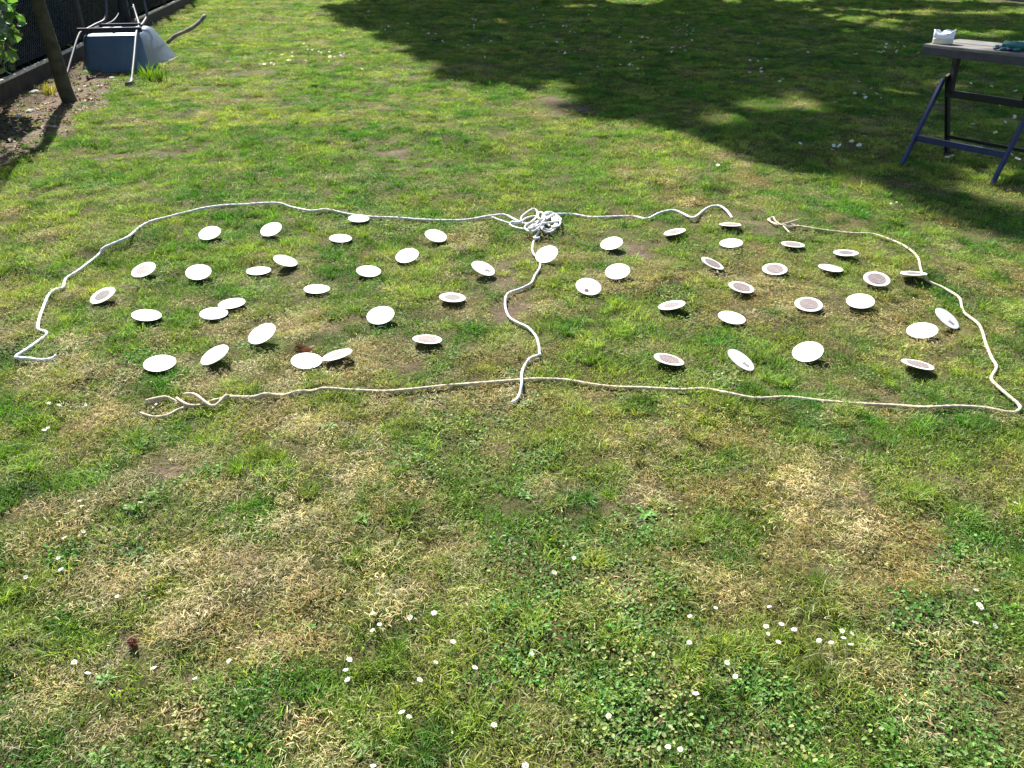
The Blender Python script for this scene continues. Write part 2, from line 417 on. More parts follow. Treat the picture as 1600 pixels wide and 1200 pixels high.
for i, (px, py, a_, b_, ang, pr, lab) in enumerate(MATS):
    h = .03
    for _ in range(4):
        c = ray_at(px, py, h); v = (Vector((0, 0, HC)) - c).normalized()
        e1 = (Rt - v * Rt.dot(v)).normalized(); e2 = v.cross(e1)
        q = min(.97, b_ / a_); s_ = math.sqrt(1 - q * q); A = math.radians(ang)
        n_ = (v * q + (e1 * -math.sin(A) + e2 * math.cos(A)) * s_).normalized()
        h = ghf(c.x, c.y) + .016 + R_MAT * math.sqrt(max(0, 1 - n_.z ** 2))
        if i == 46: h += .006
    major = (e1 * math.cos(A) + e2 * math.sin(A)); xax = (major - n_ * major.dot(n_)).normalized(); yax = n_.cross(xax)
    o = empty('beer_mat', c); o.rotation_euler = Matrix((xax, yax, n_)).transposed().to_euler()
    tag(o, lab, 'beer mat', 'round beer mats scattered between the ropes')
    bm = disc_bm(R_MAT, TH, z0=-TH)
    if pr == 'n':
        for v_ in bm.verts:
            d = math.atan2(v_.co.y, v_.co.x)
            if abs(d - 1.6) < .12: v_.co.x *= .93; v_.co.y *= .93
    # concentric topology so a gentle warp bends the board as a sheet
    k, a0 = warped(bm, i)
    bd = bmobj('board', bm, M['paper'], o); bd.data.materials.append(M['paper_edge'])
    for p in bd.data.polygons:
        if len(p.vertices) == 4 and abs(p.normal.z) < .5: p.material_index = 1
    mat_ground.append((c.x, c.y, n_))
    def put(name, bm, m):
        warp_fn(bm, k, a0)
        for v_ in bm.verts: v_.co.z += .0006
        return bmobj(name, bm, m, o)
    if pr in ('d', 'D', 'f'):
        put('print', flat_disc(0, R_MAT * (.66 if pr != 'f' else .6), 0), M['print_dark' if pr != 'f' else 'print_faint'])
        if pr != 'f': put('printed_ring', flat_disc(R_MAT * .69, R_MAT * .73, 0, rings=1), M['ring'])
    elif pr == 'm':  # grey marks; right of the rope bundle they are painted grass shadows
        put('printed_ring', flat_disc(.0085, .0108, 0, 20, 1, .012 if i % 2 else -.008, .012), M['mark_grey'])
        bm = bmesh.new(); ribbon(bm, [(-.004, -.002), (-.004, -.014), (.010, -.015), (.009, -.003)], .0022, 0); put('printed_mark', bm, M['mark_grey'])
    elif pr == 'r':
        put('printed_mark', flat_disc(0, .009, 0, 18, 2, -.004, -.028), M['mark']); put('printed_ring', flat_disc(.013, .0145, 0, 20, 1, .006, .018), M['mark_grey'])
    elif pr == 'x':
        bm = bmesh.new()
        for q in range(4): ribbon(bm, [(.012 + q * .006, -.016 + q * .001), (.015 + q * .006, -.004), (.012 + q * .006, .002)], .0022, 0)
        put('printed_mark', bm, M['mark'])
    elif pr == 't':
        bm = bmesh.new(); s2 = .0026
        ribbon(bm, [(.012, .000), (.016, .004), (.020, .000), (.018, -.006), (.011, -.012), (.021, -.012)], s2, 0)
        ribbon(bm, [(.028, .003), (.024, -.001), (.024, -.009), (.028, -.012), (.033, -.009), (.033, -.001), (.028, .003)], s2, 0)
        put('printed_number', bm, M['mark'])
    elif pr == 's':
        rr = random.Random(i)
        bm = bmesh.new()
        for q in range(1):
            x, y = rr.uniform(-.03, .03), rr.uniform(-.04, -.02); ribbon(bm, [(x, y), (x + .001, y + .001)], .0022, 0)
        put('speck', bm, M['mark_grey'])
    tag

# ------------------------------------------------------------------ ropes
rope_samples = []
def rope_path(pts, base=.012, r=.007):
    P = []
    for p in pts:
        h = base + (p[2] if len(p) > 2 else 0)
        q = ray_at(p[0], p[1], h); q.z = ghf(q.x, q.y) + h; q = ray_at(p[0], p[1], q.z); P.append(q)
    S = catmull(P, .008)
    for q in S: q.z += r * .35 * (vnoise(q.x * 9, q.y * 9, 4) - .5) * 2
    return S
def rope(name, paths, r, m, label, lobes=3, pitch=.035, bases=None, cat='rope'):
    root = bmesh.new()
    for j, p in enumerate(paths):
        rr = r if not isinstance(r, (list, tuple)) else r[j]
        S = rope_path(p, (bases[j] if bases else .014), rr)
        rope_samples.extend([(q.x, q.y) for q in S[::4]])
        n_ = len(S); R = [rr] * n_
        R[0] *= .8; R[-1] *= .8
        tube_bm(S, R, 12, root, lobes, pitch, .26)
    o = bmobj(name, root, m, None, True); return tag(o, label, cat, 'ropes laid out on the lawn')
WA = [(88,554,.012),(82,560,.004),(65,563),(45,561),(32,560),(25,558),(40,547),(60,533),(73,523),(71,518),(60,514),(61,500),(68,480),(75,463),(85,453),(98,449),(103,436),(120,424),(140,410),(155,398),(162,388),(180,379),(200,370),(217,356),(235,346),(260,340),(290,332),(320,325),(350,320.5),(380,320),(400,318.5),(435,318),(455,324),(485,329.5),(510,327),(540,334),(575,338.5),(620,340),(665,343.5),(720,344.5),(765,338),(790,336),(812,347,.01),(826,350,.015),(850,344,.03),(866,335,.02),(890,334.5),(905,336.5),(925,340),(960,339),(990,338),(1010,342),(1030,333),(1050,329),(1065,333),(1080,340),(1088,338),(1100,328),(1112,322.5),(1125,322.5),(1135,329),(1144,341)]
rope('rope', [WA], .0070, M['rope_w'], 'long white rope arching round the left field of beer mats and on to the right')
def loop(cx, cy, rx, ry, rot=0, a0=0, turns=1, dz=.02, n_=10, dr=0):
    P = []
    for i in range(int(n_ * turns) + 1):
        a = a0 + 2 * math.pi * i / n_; f = 1 - dr * i / n_
        x, y = rx * f * math.cos(a), ry * f * math.sin(a)
        P.append((cx + x * math.cos(rot) - y * math.sin(rot), cy + x * math.sin(rot) + y * math.cos(rot), dz + .006 * math.sin(a * 2 + cx) + .004 * i / n_))
    return P
WB = [(769,339.5,.0),(780,344,.006),(797,349,.012),(812,348,.02),(815,339,.025),(823,332,.03),(833,327,.035),(839,330,.035),(838,339,.035),(830,347,.035),(822,352,.03),(820,357,.02),(828,362,.02),(838,359,.03),(846,350,.04),(851,340,.045),(848,333,.045),(842,332,.04),(841,340,.045),(847,343,.05),(849,336,.05)]
WB += loop(857, 348, 14, 17, .25, -1.6, 2.2, .010, 12, .22)
WB += loop(862, 343, 15, 10, .6, -1.2, 1.1, .018, 12, .0)
WB += [(846,350,.04),(838,354,.035),(824,358,.015),(808,356,.012),(797,351,.012),(800,347,.02),(812,347,.025),(822,341,.03),(832,338,.03),(842,340,.03),(838,350,.03),(829,354,.035),(826,358,.03),(832,356,.035),(831,352,.035),(838,352,.03),(842,362,.016),(837,368,.01),(836.5,372.5,.005),(833,380),(832,392),(836,400,.002),(842,405,.004),(844,410),(843,419),(836,430),(830,442),(815,450),(798,456),(791,463),(789.5,478),(795,495),(808,504),(825,512),(837,525),(842,540),(843,550),(841,555),(828,560),(818,575),(815,588,.004),(815,600,.012),(813,612),(807,624),(800,628)]
rope('rope', [WB, [(843,371,.012),(838,372.5,.016),(834,371,.012)], [(842,552,.014),(846,555,.012)]], [.0056,.006,.005], M['rope_w'], 'white rope coiled in a bundle, its tail running down the middle')
TA = [(1245,352.5),(1280,358),(1310,362.5),(1330,365),(1365,366),(1400,378),(1425,392),(1435,405),(1439,422),(1447,437),(1475,450),(1498,465),(1506,487),(1530,508),(1540,535),(1550,560),(1557,574),(1549,590),(1555,600),(1575,618),(1592,633),(1592,641),(1578,645),(1540,637.5),(1500,635),(1450,637),(1400,633.5),(1340,631),(1280,626),(1230,621),(1180,622),(1140,615),(1100,608),(1060,609),(1010,606),(960,604),(920,600),(880,593.5),(840,592),(800,595),(760,598),(700,603),(640,609),(600,612),(560,610),(510,607),(490,611),(450,617),(420,617.5),(400,621),(360,620.5)]
paths = [TA, [(1245,352.5),(1232,350,.006),(1222,352,.01),(1212,345,.01),(1208,339,.006),(1200,343,.0),(1210,348,.004),(1222,352,.008),(1232,362,.004),(1236,365,.0)],
         [(1222,350,.012),(1234,347,.012),(1247,343,.004)], [(1203,342),(1204,346),(1214,351,.004),(1230,354,.004),(1245,353)],
         [(490,612),(465,612,.006),(440,619,.0),(415,616,.008),(390,622,.0),(360,620),(354,618,.012),(348,623,.012),(340,631,.01),(332,634.5,.01),(322,629,.014),(314,622,.016),(306,616.5,.014),(297,614.5,.012),(287,616,.008)],
         [(360,621),(335,625),(322,630),(310,633),(296,634),(280,629),(262,621,.01),(255,620.5,.012),(240,623,.008),(229,626,.006),(230,628.5),(245,627),(258,623,.004)],
         [(310,633),(296,633,.01),(282,626,.01),(276,621.5,.008)],
         [(296,635),(280,639),(262,648),(242,651),(228,648),(219,644.5)], [(245,631),(240,636),(235,641)]]
rope('rope', paths, [.0060, .0044, .0042, .0042, .0054, .0052, .0050, .0050, .0048], M['rope_t'], 'thin tan rope with a frayed end and bow knot, along the front and right', 3, .028, [.013] * 9)
rope_samples = np.array(rope_samples)

# ------------------------------------------------------------------ grass and ground cover (stuff): points + templates in one mesh
def blades(n_, rad, h0, h1, w0, w1, lean, seed, flat=0.0, segs=3, clump=False):
    r = np.random.default_rng(seed)
    V = []; Fc = []; BV = []
    for i in range(n_):
        a = r.uniform(0, 6.283); d = rad * math.sqrt(r.uniform()) * (r.uniform() if clump else 1)
        bx, by = d * math.cos(a), d * math.sin(a)
        h = r.uniform(h0, h1); wd = r.uniform(w0, w1)
        th = (a + r.normal() * .9) if clump else r.uniform(0, 6.283)
        ln = r.uniform(lean * .3, lean) ; ang = r.uniform(0, 3.1416)
        sx, sy = math.cos(ang) * wd / 2, math.sin(ang) * wd / 2
        dx, dy = math.cos(th), math.sin(th); g = r.uniform(.65, 1.25); tt = r.uniform(-.12, .22)
        dry = r.uniform() < .13
        base = len(V); z0 = -.004 if not flat else r.uniform(.001, flat)
        curve = r.uniform(.4, 1.5)
        for s in range(segs):
            t = s / segs; f = 1 - .45 * t
            hh = h * (t * (1 - .5 * ln * t)) if not flat else z0 + h * .12 * math.sin(t * 3)
            oo = h * ln * t ** (1 + curve * .5) if not flat else h * t
            k = .55 + .55 * t  # blade colour darkens towards the base, shade between blades painted in
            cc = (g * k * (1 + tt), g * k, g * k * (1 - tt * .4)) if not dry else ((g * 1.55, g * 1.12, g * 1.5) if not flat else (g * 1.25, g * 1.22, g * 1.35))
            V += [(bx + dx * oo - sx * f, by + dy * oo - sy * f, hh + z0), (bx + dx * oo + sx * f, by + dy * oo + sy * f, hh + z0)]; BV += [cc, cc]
        hh = h * (1 - .5 * ln) if not flat else z0; oo = h * ln if not flat else h
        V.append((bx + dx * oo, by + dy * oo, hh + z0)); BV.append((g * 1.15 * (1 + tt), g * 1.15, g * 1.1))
        for s in range(segs - 1):
            q = base + 2 * s; Fc.append((q, q + 1, q + 3)); Fc.append((q, q + 3, q + 2))
        q = base + 2 * (segs - 1); Fc.append((q, q + 1, q + 2))
    return V, Fc, BV
def leaflets(n_, rad, h, size, seed, aspect=.8, up=.6):
    r = np.random.default_rng(seed); V = []; Fc = []; BV = []
    for i in range(n_):
        a = r.uniform(0, 6.283); d = rad * math.sqrt(r.uniform()); c = Vector((d * math.cos(a), d * math.sin(a), r.uniform(.1, 1) * h))
        th = r.uniform(0, 6.283); s = size * r.uniform(.6, 1.3)
        x = Vector((math.cos(th), math.sin(th), r.normal() * up)).normalized(); y = Vector((0, 0, 1)).cross(x).normalized(); y = (y + Vector((0, 0, r.normal() * up * .8))).normalized(); n3 = x.cross(y)
        b = len(V); g = r.uniform(.6, 1.3); tt = r.uniform(-.1, .2)
        pts = [c - x * s * .5, c - x * s * .1 + y * s * aspect * .5 + n3 * s * .12, c + x * s * .3 + y * s * aspect * .4, c + x * s * .5 - n3 * s * .1, c + x * s * .3 - y * s * aspect * .4, c - x * s * .1 - y * s * aspect * .5 + n3 * s * .12]
        V += [tuple(p) for p in pts]; BV += [(g * (1 + tt), g, g * (1 - .3 * tt))] * 6
        Fc += [(b, b + 1, b + 2), (b, b + 2, b + 3), (b, b + 3, b + 4), (b, b + 4, b + 5)]
    return V, Fc, BV
def scatter(name, P, ROT, SCL, TINT, KIND, templates, m, label=None):
    """one object: its mesh holds the points and the small templates that its own node tree copies onto them"""
    nP = len(P); V = [np.asarray(P, np.float32)]; Fs = []; bv = [np.ones((nP, 3), np.float32)]; gid = []; off = nP
    for k, (v, f, b) in enumerate(templates):
        V.append(np.asarray(v, np.float32)); Fs.append(np.asarray(f, np.int32) + off); gid += [k] * len(f); bv.append(np.asarray(b, np.float32)); off += len(v)
    nT = off - nP
    me = npmesh(name, np.concatenate(V), np.concatenate(Fs))
    pad = lambda a, w_: np.concatenate([np.asarray(a, np.float32).reshape(nP, w_), np.zeros((nT, w_), np.float32)])
    vattr(me, 'bv', np.concatenate(bv)); vattr(me, 'rot', pad(ROT, 3)); vattr(me, 'scl', pad(SCL, 3)); vattr(me, 'tint', pad(TINT, 3))
    vattr(me, 'kindi', np.concatenate([np.asarray(KIND, np.int32), np.zeros(nT, np.int32)]), 'INT')
    vattr(me, 'tpl', np.concatenate([np.zeros(nP), np.ones(nT)]).astype(np.int32), 'INT')
    vattr(me, 'gid', np.asarray(gid, np.int32), 'INT', 'FACE')
    o = link(name, me, m)
    g = bpy.data.node_groups.new(name + '_nodes', 'GeometryNodeTree')
    g.interface.new_socket('Geometry', in_out='INPUT', socket_type='NodeSocketGeometry'); g.interface.new_socket('Geometry', in_out='OUTPUT', socket_type='NodeSocketGeometry')
    N = g.nodes; L = g.links; gi = N.new('NodeGroupInput'); go = N.new('NodeGroupOutput')
    def na(nm, dt):
        q = N.new('GeometryNodeInputNamedAttribute'); q.data_type = dt; q.inputs['Name'].default_value = nm; return q.outputs['Attribute']
    cmp_ = N.new('FunctionNodeCompare'); cmp_.data_type = 'INT'; cmp_.operation = 'EQUAL'
    ins = [s for s in cmp_.inputs if s.type == 'INT']; L.new(na('tpl', 'INT'), ins[0]); ins[1].default_value = 1
    sep = N.new('GeometryNodeSeparateGeometry'); sep.domain = 'POINT'; L.new(gi.outputs[0], sep.inputs['Geometry']); L.new(cmp_.outputs[0], sep.inputs['Selection'])
    sp = N.new('GeometryNodeSplitToInstances'); sp.domain = 'FACE'; L.new(sep.outputs[0], sp.inputs['Geometry']); L.new(na('gid', 'INT'), sp.inputs['Group ID'])
    ip = N.new('GeometryNodeInstanceOnPoints'); L.new(sep.outputs[1], ip.inputs['Points']); L.new(sp.outputs[0], ip.inputs['Instance'])
    ip.inputs['Pick Instance'].default_value = True; L.new(na('kindi', 'INT'), ip.inputs['Instance Index'])
    er = N.new('FunctionNodeEulerToRotation'); L.new(na('rot', 'FLOAT_VECTOR'), er.inputs[0]); L.new(er.outputs[0], ip.inputs['Rotation'])
    L.new(na('scl', 'FLOAT_VECTOR'), ip.inputs['Scale']); L.new(ip.outputs[0], go.inputs[0])
    md = o.modifiers.new('scatter', 'NODES'); md.node_group = g
    return tag(o, label, None, None, 'stuff')

# patches of the lawn: (px, py, radius m, what, amount)
PATCH = [(1290,800,.2,'dry',2.6),(1240,760,.12,'dry',.8),(1360,860,.12,'dry',.9),(1180,900,.2,'green',.6),(1420,720,.2,'green',.7),(1100,780,.15,'green',.5),(1190,850,.14,'green',.5),(1010,280,.35,'dry',.8),(1090,300,.22,'dry',.7),(860,175,.5,'dry',.5),(970,265,.25,'dry',.7),
         (300,720,.2,'dry',.3),(330,880,.16,'dry',.5),(80,700,.2,'dry',.2),(200,690,.2,'dry',.25),(180,860,.2,'green',.5),(420,820,.15,'green',.5),(120,760,.1,'green',.6),(700,830,.2,'dry',.7),(430,930,.3,'dry',.5),(1000,690,.25,'dry',.5),(1500,800,.15,'dry',.5),(1480,700,.2,'dry',.4),
         (480,560,.3,'dry',.5),(330,460,.3,'dry',.4),(1130,440,.2,'dry',.5),(760,620,.3,'dry',.5),(1350,930,.15,'dry',.5),(560,1010,.25,'dry',.5),(560,210,.5,'dry',.4),(130,640,.2,'dry',.6),
         (940,850,.17,'clover',1),(880,960,.17,'clover',1),(1000,800,.12,'clover',.9),(850,850,.15,'clover',.8),(560,830,.09,'clover',.9),(1470,860,.13,'clover',1),(1110,870,.1,'clover',.8),(1000,1060,.1,'clover',.6),
         (380,1100,.12,'clover',.9),(340,1160,.1,'clover',.9),(760,1060,.1,'clover',.8),(510,670,.1,'clover',.8),(1210,1100,.1,'clover',.7),(1400,1150,.09,'clover',.7),(640,740,.12,'clover',.6),(1090,720,.06,'clover',.6),(1300,930,.07,'clover',.6),(950,930,.15,'clover',.9),(220,800,.08,'clover',.7),
         (430,240,.8,'green',.8),(700,290,.9,'green',.8),(900,300,.5,'green',.6),(60,350,.7,'green',.5),(250,380,.4,'green',.6),(1090,520,.25,'green',.6),(1000,500,.3,'green',.4),(640,560,.2,'green',.3),(40,690,.15,'green',.6),(1380,700,.2,'green',.5),(60,1040,.15,'green',.5),(150,980,.1,'green',.6),(1200,650,.3,'green',.4),(850,700,.1,'green',.6),(300,250,.6,'green',.5)]
PATCH += [(205,1003,.05,'bare',1),(265,742,.045,'bare',.9),(430,690,.05,'bare',.6),(172,762,.04,'bare',.7),(1090,718,.03,'bare',.9),(1345,780,.03,'bare',.8),(590,1060,.03,'bare',.6),(300,1055,.04,'bare',.7),(1310,870,.03,'bare',.7),(820,700,.03,'bare',.6),(475,555,.04,'bare',.6),(510,340-20,.1,'bare',.6),(870,165,.25,'bare',.7),(620,240,.15,'bare',.5),(1000,395,.08,'bare',.7),(1030,265,.15,'bare',.5)]
PG = [(ray_at(a, b, 0), r, k, v) for a, b, r, k, v in PATCH]
def fields(x, y):
    dry = .66 * (fbm(x, y, .13, 31, 4)) + .34 * fbm(x, y, .5, 41, 3)
    # the near lawn is drier than the strip behind the ropes
    dry = dry + np.interp(y, [0.8, 2.0, 2.9, 3.8, 5.5, 9, 16], [.0, .012, .015, .0, -.045, -.06, -.045])
    clo = fbm(x, y, .22, 61, 3) - np.interp(y, [1, 2.3, 3, 6], [.03, .05, .12, .2])
    for p, r, k, v in PG:
        d2 = (x - p.x) ** 2 + (y - p.y) ** 2 * .8; g = v * np.exp(-d2 / (r * r))
        if k == 'bare': continue
        if k == 'dry': dry = dry + .13 * g; clo = clo - .2 * g
        elif k == 'green': dry = dry - .09 * g
        else: clo = clo + .24 * g; dry = dry - .03 * g
    return dry, clo
def sample(y0, y1, dens, margin=.12, x0=None, x1=None):
    w1 = (.62 * (CT * y1 + .66)) + margin
    n_ = int((2 * w1) * (y1 - y0) * dens); x = rng.uniform(-w1, w1, n_); y = rng.uniform(y0, y1, n_)
    k = np.abs(x) < .62 * (CT * y + .66) + margin + .0
    if y0 > 7: k &= x < 9.5
    x, y = x[k], y[k]
    # behind the fence there is no lawn
    off = (x - FA.x) * FN.x + (y - FA.y) * FN.y
    k = off > .02
    return x[k], y[k]
CELLS = [(.75, 1.7, 1500, 1.0), (1.7, 2.6, 1250, 1.0), (2.6, 3.8, 950, 1.05), (3.8, 5.5, 620, 1.2), (5.5, 8, 520, 1.25), (8, 12, 300, 1.55), (12, 20, 160, 2.1)]
PX = []; PY = []; SZ = []
for y0, y1, dn, s in CELLS:
    x, y = sample(y0, y1, dn); PX.append(x); PY.append(y); SZ.append(np.full(len(x), s))
x = np.concatenate(PX); y = np.concatenate(PY); sz = np.concatenate(SZ); nP = len(x)
dry, clo = fields(x, y); soil = soil_mask(x, y)
def bare_field(x, y):
    b = fbm(x, y, .33, 77, 3)
    for p, r, k, v in PG:
        if k == 'bare': b = b + .5 * v * np.exp(-((x - p.x) ** 2 + (y - p.y) ** 2) / (r * r))
    return b
bare = bare_field(x, y)
keep = rng.uniform(size=nP) > soil * .93
keep &= ~((bare > .74) & (rng.uniform(size=nP) < np.clip((bare - .70) * 6, .4, .96)))
x, y, sz, dry, clo, soil = (q[keep] for q in (x, y, sz, dry, clo, soil)); nP = len(x)
vattr(g_me, 'soil', np.maximum(soil_mask(X, Y), np.clip((bare_field(X, Y) - .74) * 5, 0, 1)).astype(np.float32), 'FLOAT')
u = rng.uniform(size=nP)
# kinds: 0-3 green tufts, 4-6 short moss/fine grass, 7-9 straw flat, 10-12 leaflets, 13-15 longer bunches
pd = np.clip((dry + rng.normal(0, .028, nP) - .495) / .15, 0, 1)            # share of straw
kind = np.where(u < pd * .40 + .06, 7 + (u * 997 % 3).astype(int), np.where(u < .60 + pd * .06, (u * 1013 % 4).astype(int), 4 + (u * 1009 % 3).astype(int)))
isclo = (clo > .575) & (rng.uniform(size=nP) < np.clip((clo - .56) / .1, 0, .46))
kind = np.where(isclo, 10 + (u * 991 % 3).astype(int), kind)
tuf = (fbm(x, y, .09, 91, 2) > .66) & (u > .4) & ~isclo
kind = np.where(tuf & (kind < 7), 13 + (u * 983 % 3).astype(int), kind)
# colours
def mixc(a, b, t): return a * (1 - t[:, None]) + b * t[:, None]
G1 = np.array([.150, .320, .045]); G2 = np.array([.305, .430, .085]); GD = np.array([.060, .225, .026]); ST1 = np.array([.80, .70, .38]); ST2 = np.array([.46, .36, .12]); OL = np.array([.34, .375, .125]); CL = np.array([.085, .25, .035])
hue = fbm(x, y, .45, 51, 3); hue = np.clip((hue - .35) / .3, 0, 1)
tg = mixc(np.broadcast_to(G1, (nP, 3)), np.broadcast_to(G2, (nP, 3)), hue)
tg = mixc(tg, np.broadcast_to(GD, (nP, 3)), np.clip((fbm(x, y, .2, 58, 3) - .56) / .12, 0, .85))
tg = mixc(tg, np.broadcast_to(OL, (nP, 3)), pd * .75)
hs = np.clip((fbm(x, y, .09, 55, 3) - .35) / .3, 0, 1)
ts = mixc(np.broadcast_to(ST1, (nP, 3)), np.broadcast_to(ST2, (nP, 3)), hs)
ts = mixc(ts, np.broadcast_to(OL, (nP, 3)), np.clip(1.05 - pd, 0, 1) * .75)
tint = np.where((kind >= 7)[:, None] & (kind <= 9)[:, None], ts, tg)
tm = mixc(np.broadcast_to(OL, (nP, 3)) * .9, np.broadcast_to(np.array([.44, .36, .13]), (nP, 3)), hs)
tint = np.where(((kind >= 4) & (kind <= 6))[:, None], mixc(tm, tg, 1 - np.clip(pd * 1.2, 0, 1)), tint)
tint = np.where((kind >= 10)[:, None] & (kind <= 12)[:, None], mixc(np.broadcast_to(CL, (nP, 3)), np.broadcast_to(np.array([.36, .38, .15]), (nP, 3)), rng.uniform(0, 1, nP) ** 3), tint)
tint = tint * rng.uniform(.5, 1.45, nP)[:, None] * np.stack([rng.uniform(.92, 1.1, nP), np.ones(nP), rng.uniform(.8, 1.2, nP)], 1)
sv = sz[:, None] * np.ones((nP, 3)) * rng.uniform(.75, 1.25, nP)[:, None]
sv[:, 2] *= np.clip(1.15 - pd * .3, .7, 1.2) * (1 / np.sqrt(sz)) * np.interp(bare[keep], [.5, .7], [1, .65])
# flatten what lies under mats and ropes
for cx, cy, n_ in mat_ground:
    d = np.hypot(x - cx, y - cy); sv[d < R_MAT + .035, 2] *= .55; sv[d < R_MAT + .012, 2] *= .6
near = (y < 8)
ix = np.where(near)[0]
for s in range(0, len(ix), 4000):
    j = ix[s:s + 4000]; d = np.full(len(j), 9.0)
    for r0 in range(0, len(rope_samples), 300):
        rs = rope_samples[r0:r0 + 300]; d = np.minimum(d, np.sqrt(((x[j][:, None] - rs[:, 0]) ** 2 + (y[j][:, None] - rs[:, 1]) ** 2).min(1)))
    f = np.interp(d, [0, .02, .045], [.6, .7, 1]); sv[j, 2] *= f
rot = np.stack([rng.normal(0, .13, nP), rng.normal(0, .13, nP), rng.uniform(0, 6.283, nP)], 1)
P = np.stack([x, y, gh(x, y) - .001], 1)
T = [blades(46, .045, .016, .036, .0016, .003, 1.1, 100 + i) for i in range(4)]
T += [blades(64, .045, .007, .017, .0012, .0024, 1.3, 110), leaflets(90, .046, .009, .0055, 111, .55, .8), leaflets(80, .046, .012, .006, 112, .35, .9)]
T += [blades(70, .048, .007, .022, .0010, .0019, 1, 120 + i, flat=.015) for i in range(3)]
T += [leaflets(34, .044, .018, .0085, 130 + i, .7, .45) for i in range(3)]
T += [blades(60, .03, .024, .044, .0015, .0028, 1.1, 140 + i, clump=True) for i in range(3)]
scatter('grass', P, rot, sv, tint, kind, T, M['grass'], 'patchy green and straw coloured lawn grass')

# loose litter on the soil bed
n_ = 7000; lx = rng.uniform(-6.6, -2.6, n_); ly = rng.uniform(4.6, 14, n_)
k = (rng.uniform(size=n_) < soil_mask(lx, ly) * .9) & (((lx - FA.x) * FN.x + (ly - FA.y) * FN.y) > .03); lx, ly = lx[k], ly[k]; n_ = len(lx)
cp = np.array([[.28, .20, .12], [.12, .08, .045], [.50, .45, .36], [.12, .24, .05], [.20, .11, .07]])[rng.integers(0, 5, n_)] * rng.uniform(.7, 1.2, n_)[:, None]
scatter('leaf_litter', np.stack([lx, ly, gh(lx, ly) + .002], 1), np.stack([rng.normal(0, .2, n_), rng.normal(0, .2, n_), rng.uniform(0, 6.28, n_)], 1),
        np.ones((n_, 3)) * rng.uniform(.8, 1.6, n_)[:, None], cp, rng.integers(0, 3, n_), [leaflets(3, .03, .012, .035, 201, .6, .4), blades(6, .04, .03, .08, .002, .004, 1, 202, flat=.012), leaflets(5, .04, .008, .016, 203, .8, .5)], M['litter'], 'dry leaves and twigs lying on the bare soil')

n_ = 4200; ly = rng.uniform(.9, 5.2, n_); lx = rng.uniform(-1, 1, n_) * (.62 * (CT * ly + .66) + .1)
k = np.min([np.hypot(lx - c[0], ly - c[1]) for c in mat_ground], 0) > R_MAT + .05; k &= np.array([((rope_samples - (a, b)) ** 2).sum(1).min() > .0025 for a, b in zip(lx, ly)]); lx, ly = lx[k], ly[k]; n_ = len(lx)
cp = np.array([[.42, .36, .20], [.30, .22, .10], [.40, .40, .22], [.16, .085, .045], [.46, .42, .29]])[rng.integers(0, 5, n_)] * rng.uniform(.7, 1.2, n_)[:, None]
scatter('dead_bits', np.stack([lx, ly, gh(lx, ly) + .008], 1), np.stack([rng.normal(0, .3, n_), rng.normal(0, .3, n_), rng.uniform(0, 6.28, n_)], 1),
        np.ones((n_, 3)) * rng.uniform(.5, 1.1, n_)[:, None], cp, rng.integers(0, 3, n_), [leaflets(5, .04, .014, .0065, 211, .5, .8), blades(2, .03, .02, .055, .0008, .0014, 1, 212, flat=.02), leaflets(3, .03, .016, .009, 213, .45, .9)], M['litter'], 'dry leaf scraps and stalks strewn in the turf')

# ------------------------------------------------------------------ daisies
def petal_bm(rp, seed, n_=15):
    r = random.Random(seed); bm = bmesh.new()
    for i in range(n_):
        a = 2 * math.pi * i / n_ + r.uniform(-.07, .07); L = rp * r.uniform(.88, 1.08); z = r.uniform(0, .0012)
        c, s = math.cos(a), math.sin(a); w_ = rp * .17
        pts = [(.2 * L, -w_ * .5, 0), (.75 * L, -w_, z + .0006), (L, 0, z), (.75 * L, w_, z + .0006), (.2 * L, w_ * .5, 0)]
        bm.faces.new([bm.verts.new((x * c - y * s, x * s + y * c, z_)) for x, y, z_ in pts])
    return bm
def mk_daisy_meshes(rp, h, seed):
    bm = petal_bm(rp, seed); me = bpy.data.meshes.new('petals'); bm.to_mesh(me); bm.free(); me.materials.append(M['petal']); vattr(me, 'bv', np.ones((len(me.vertices), 3), np.float32))
    bm = bmesh.new(); bmesh.ops.create_uvsphere(bm, u_segments=8, v_segments=5, radius=rp * .30)
    for v in bm.verts: v.co.z = v.co.z * .5 + .0008
    mc = bpy.data.meshes.new('centre'); bm.to_mesh(mc); bm.free(); mc.materials.append(M['yolk'])
    return me, mc
DM = [mk_daisy_meshes(.0063, .03, s) for s in range(4)]
bm = tube_bm([(0, 0, 0), (0, 0, -.014), (.003, .002, -.03)], .0008, 5); sm = bpy.data.meshes.new('stem'); bm.to_mesh(sm); bm.free(); sm.materials.append(M['stem'])
def daisy(px, py, label, group, s=1.0, i=0):
    h0 = .032; q = ray_at(px, py, h0); g = ghf(q.x, q.y); q = ray_at(px, py, g + h0)
    o = empty('daisy', q); o.rotation_euler = (random.uniform(-.5, .35), random.uniform(-.4, .4), random.uniform(0, 6)); o.scale = (s, s, s)
    a, b = DM[i % 4]
    link('petals', a, None, o); link('flower_centre', b, None, o); link('stem', sm, None, o)
    return tag(o, label, 'daisy', group)
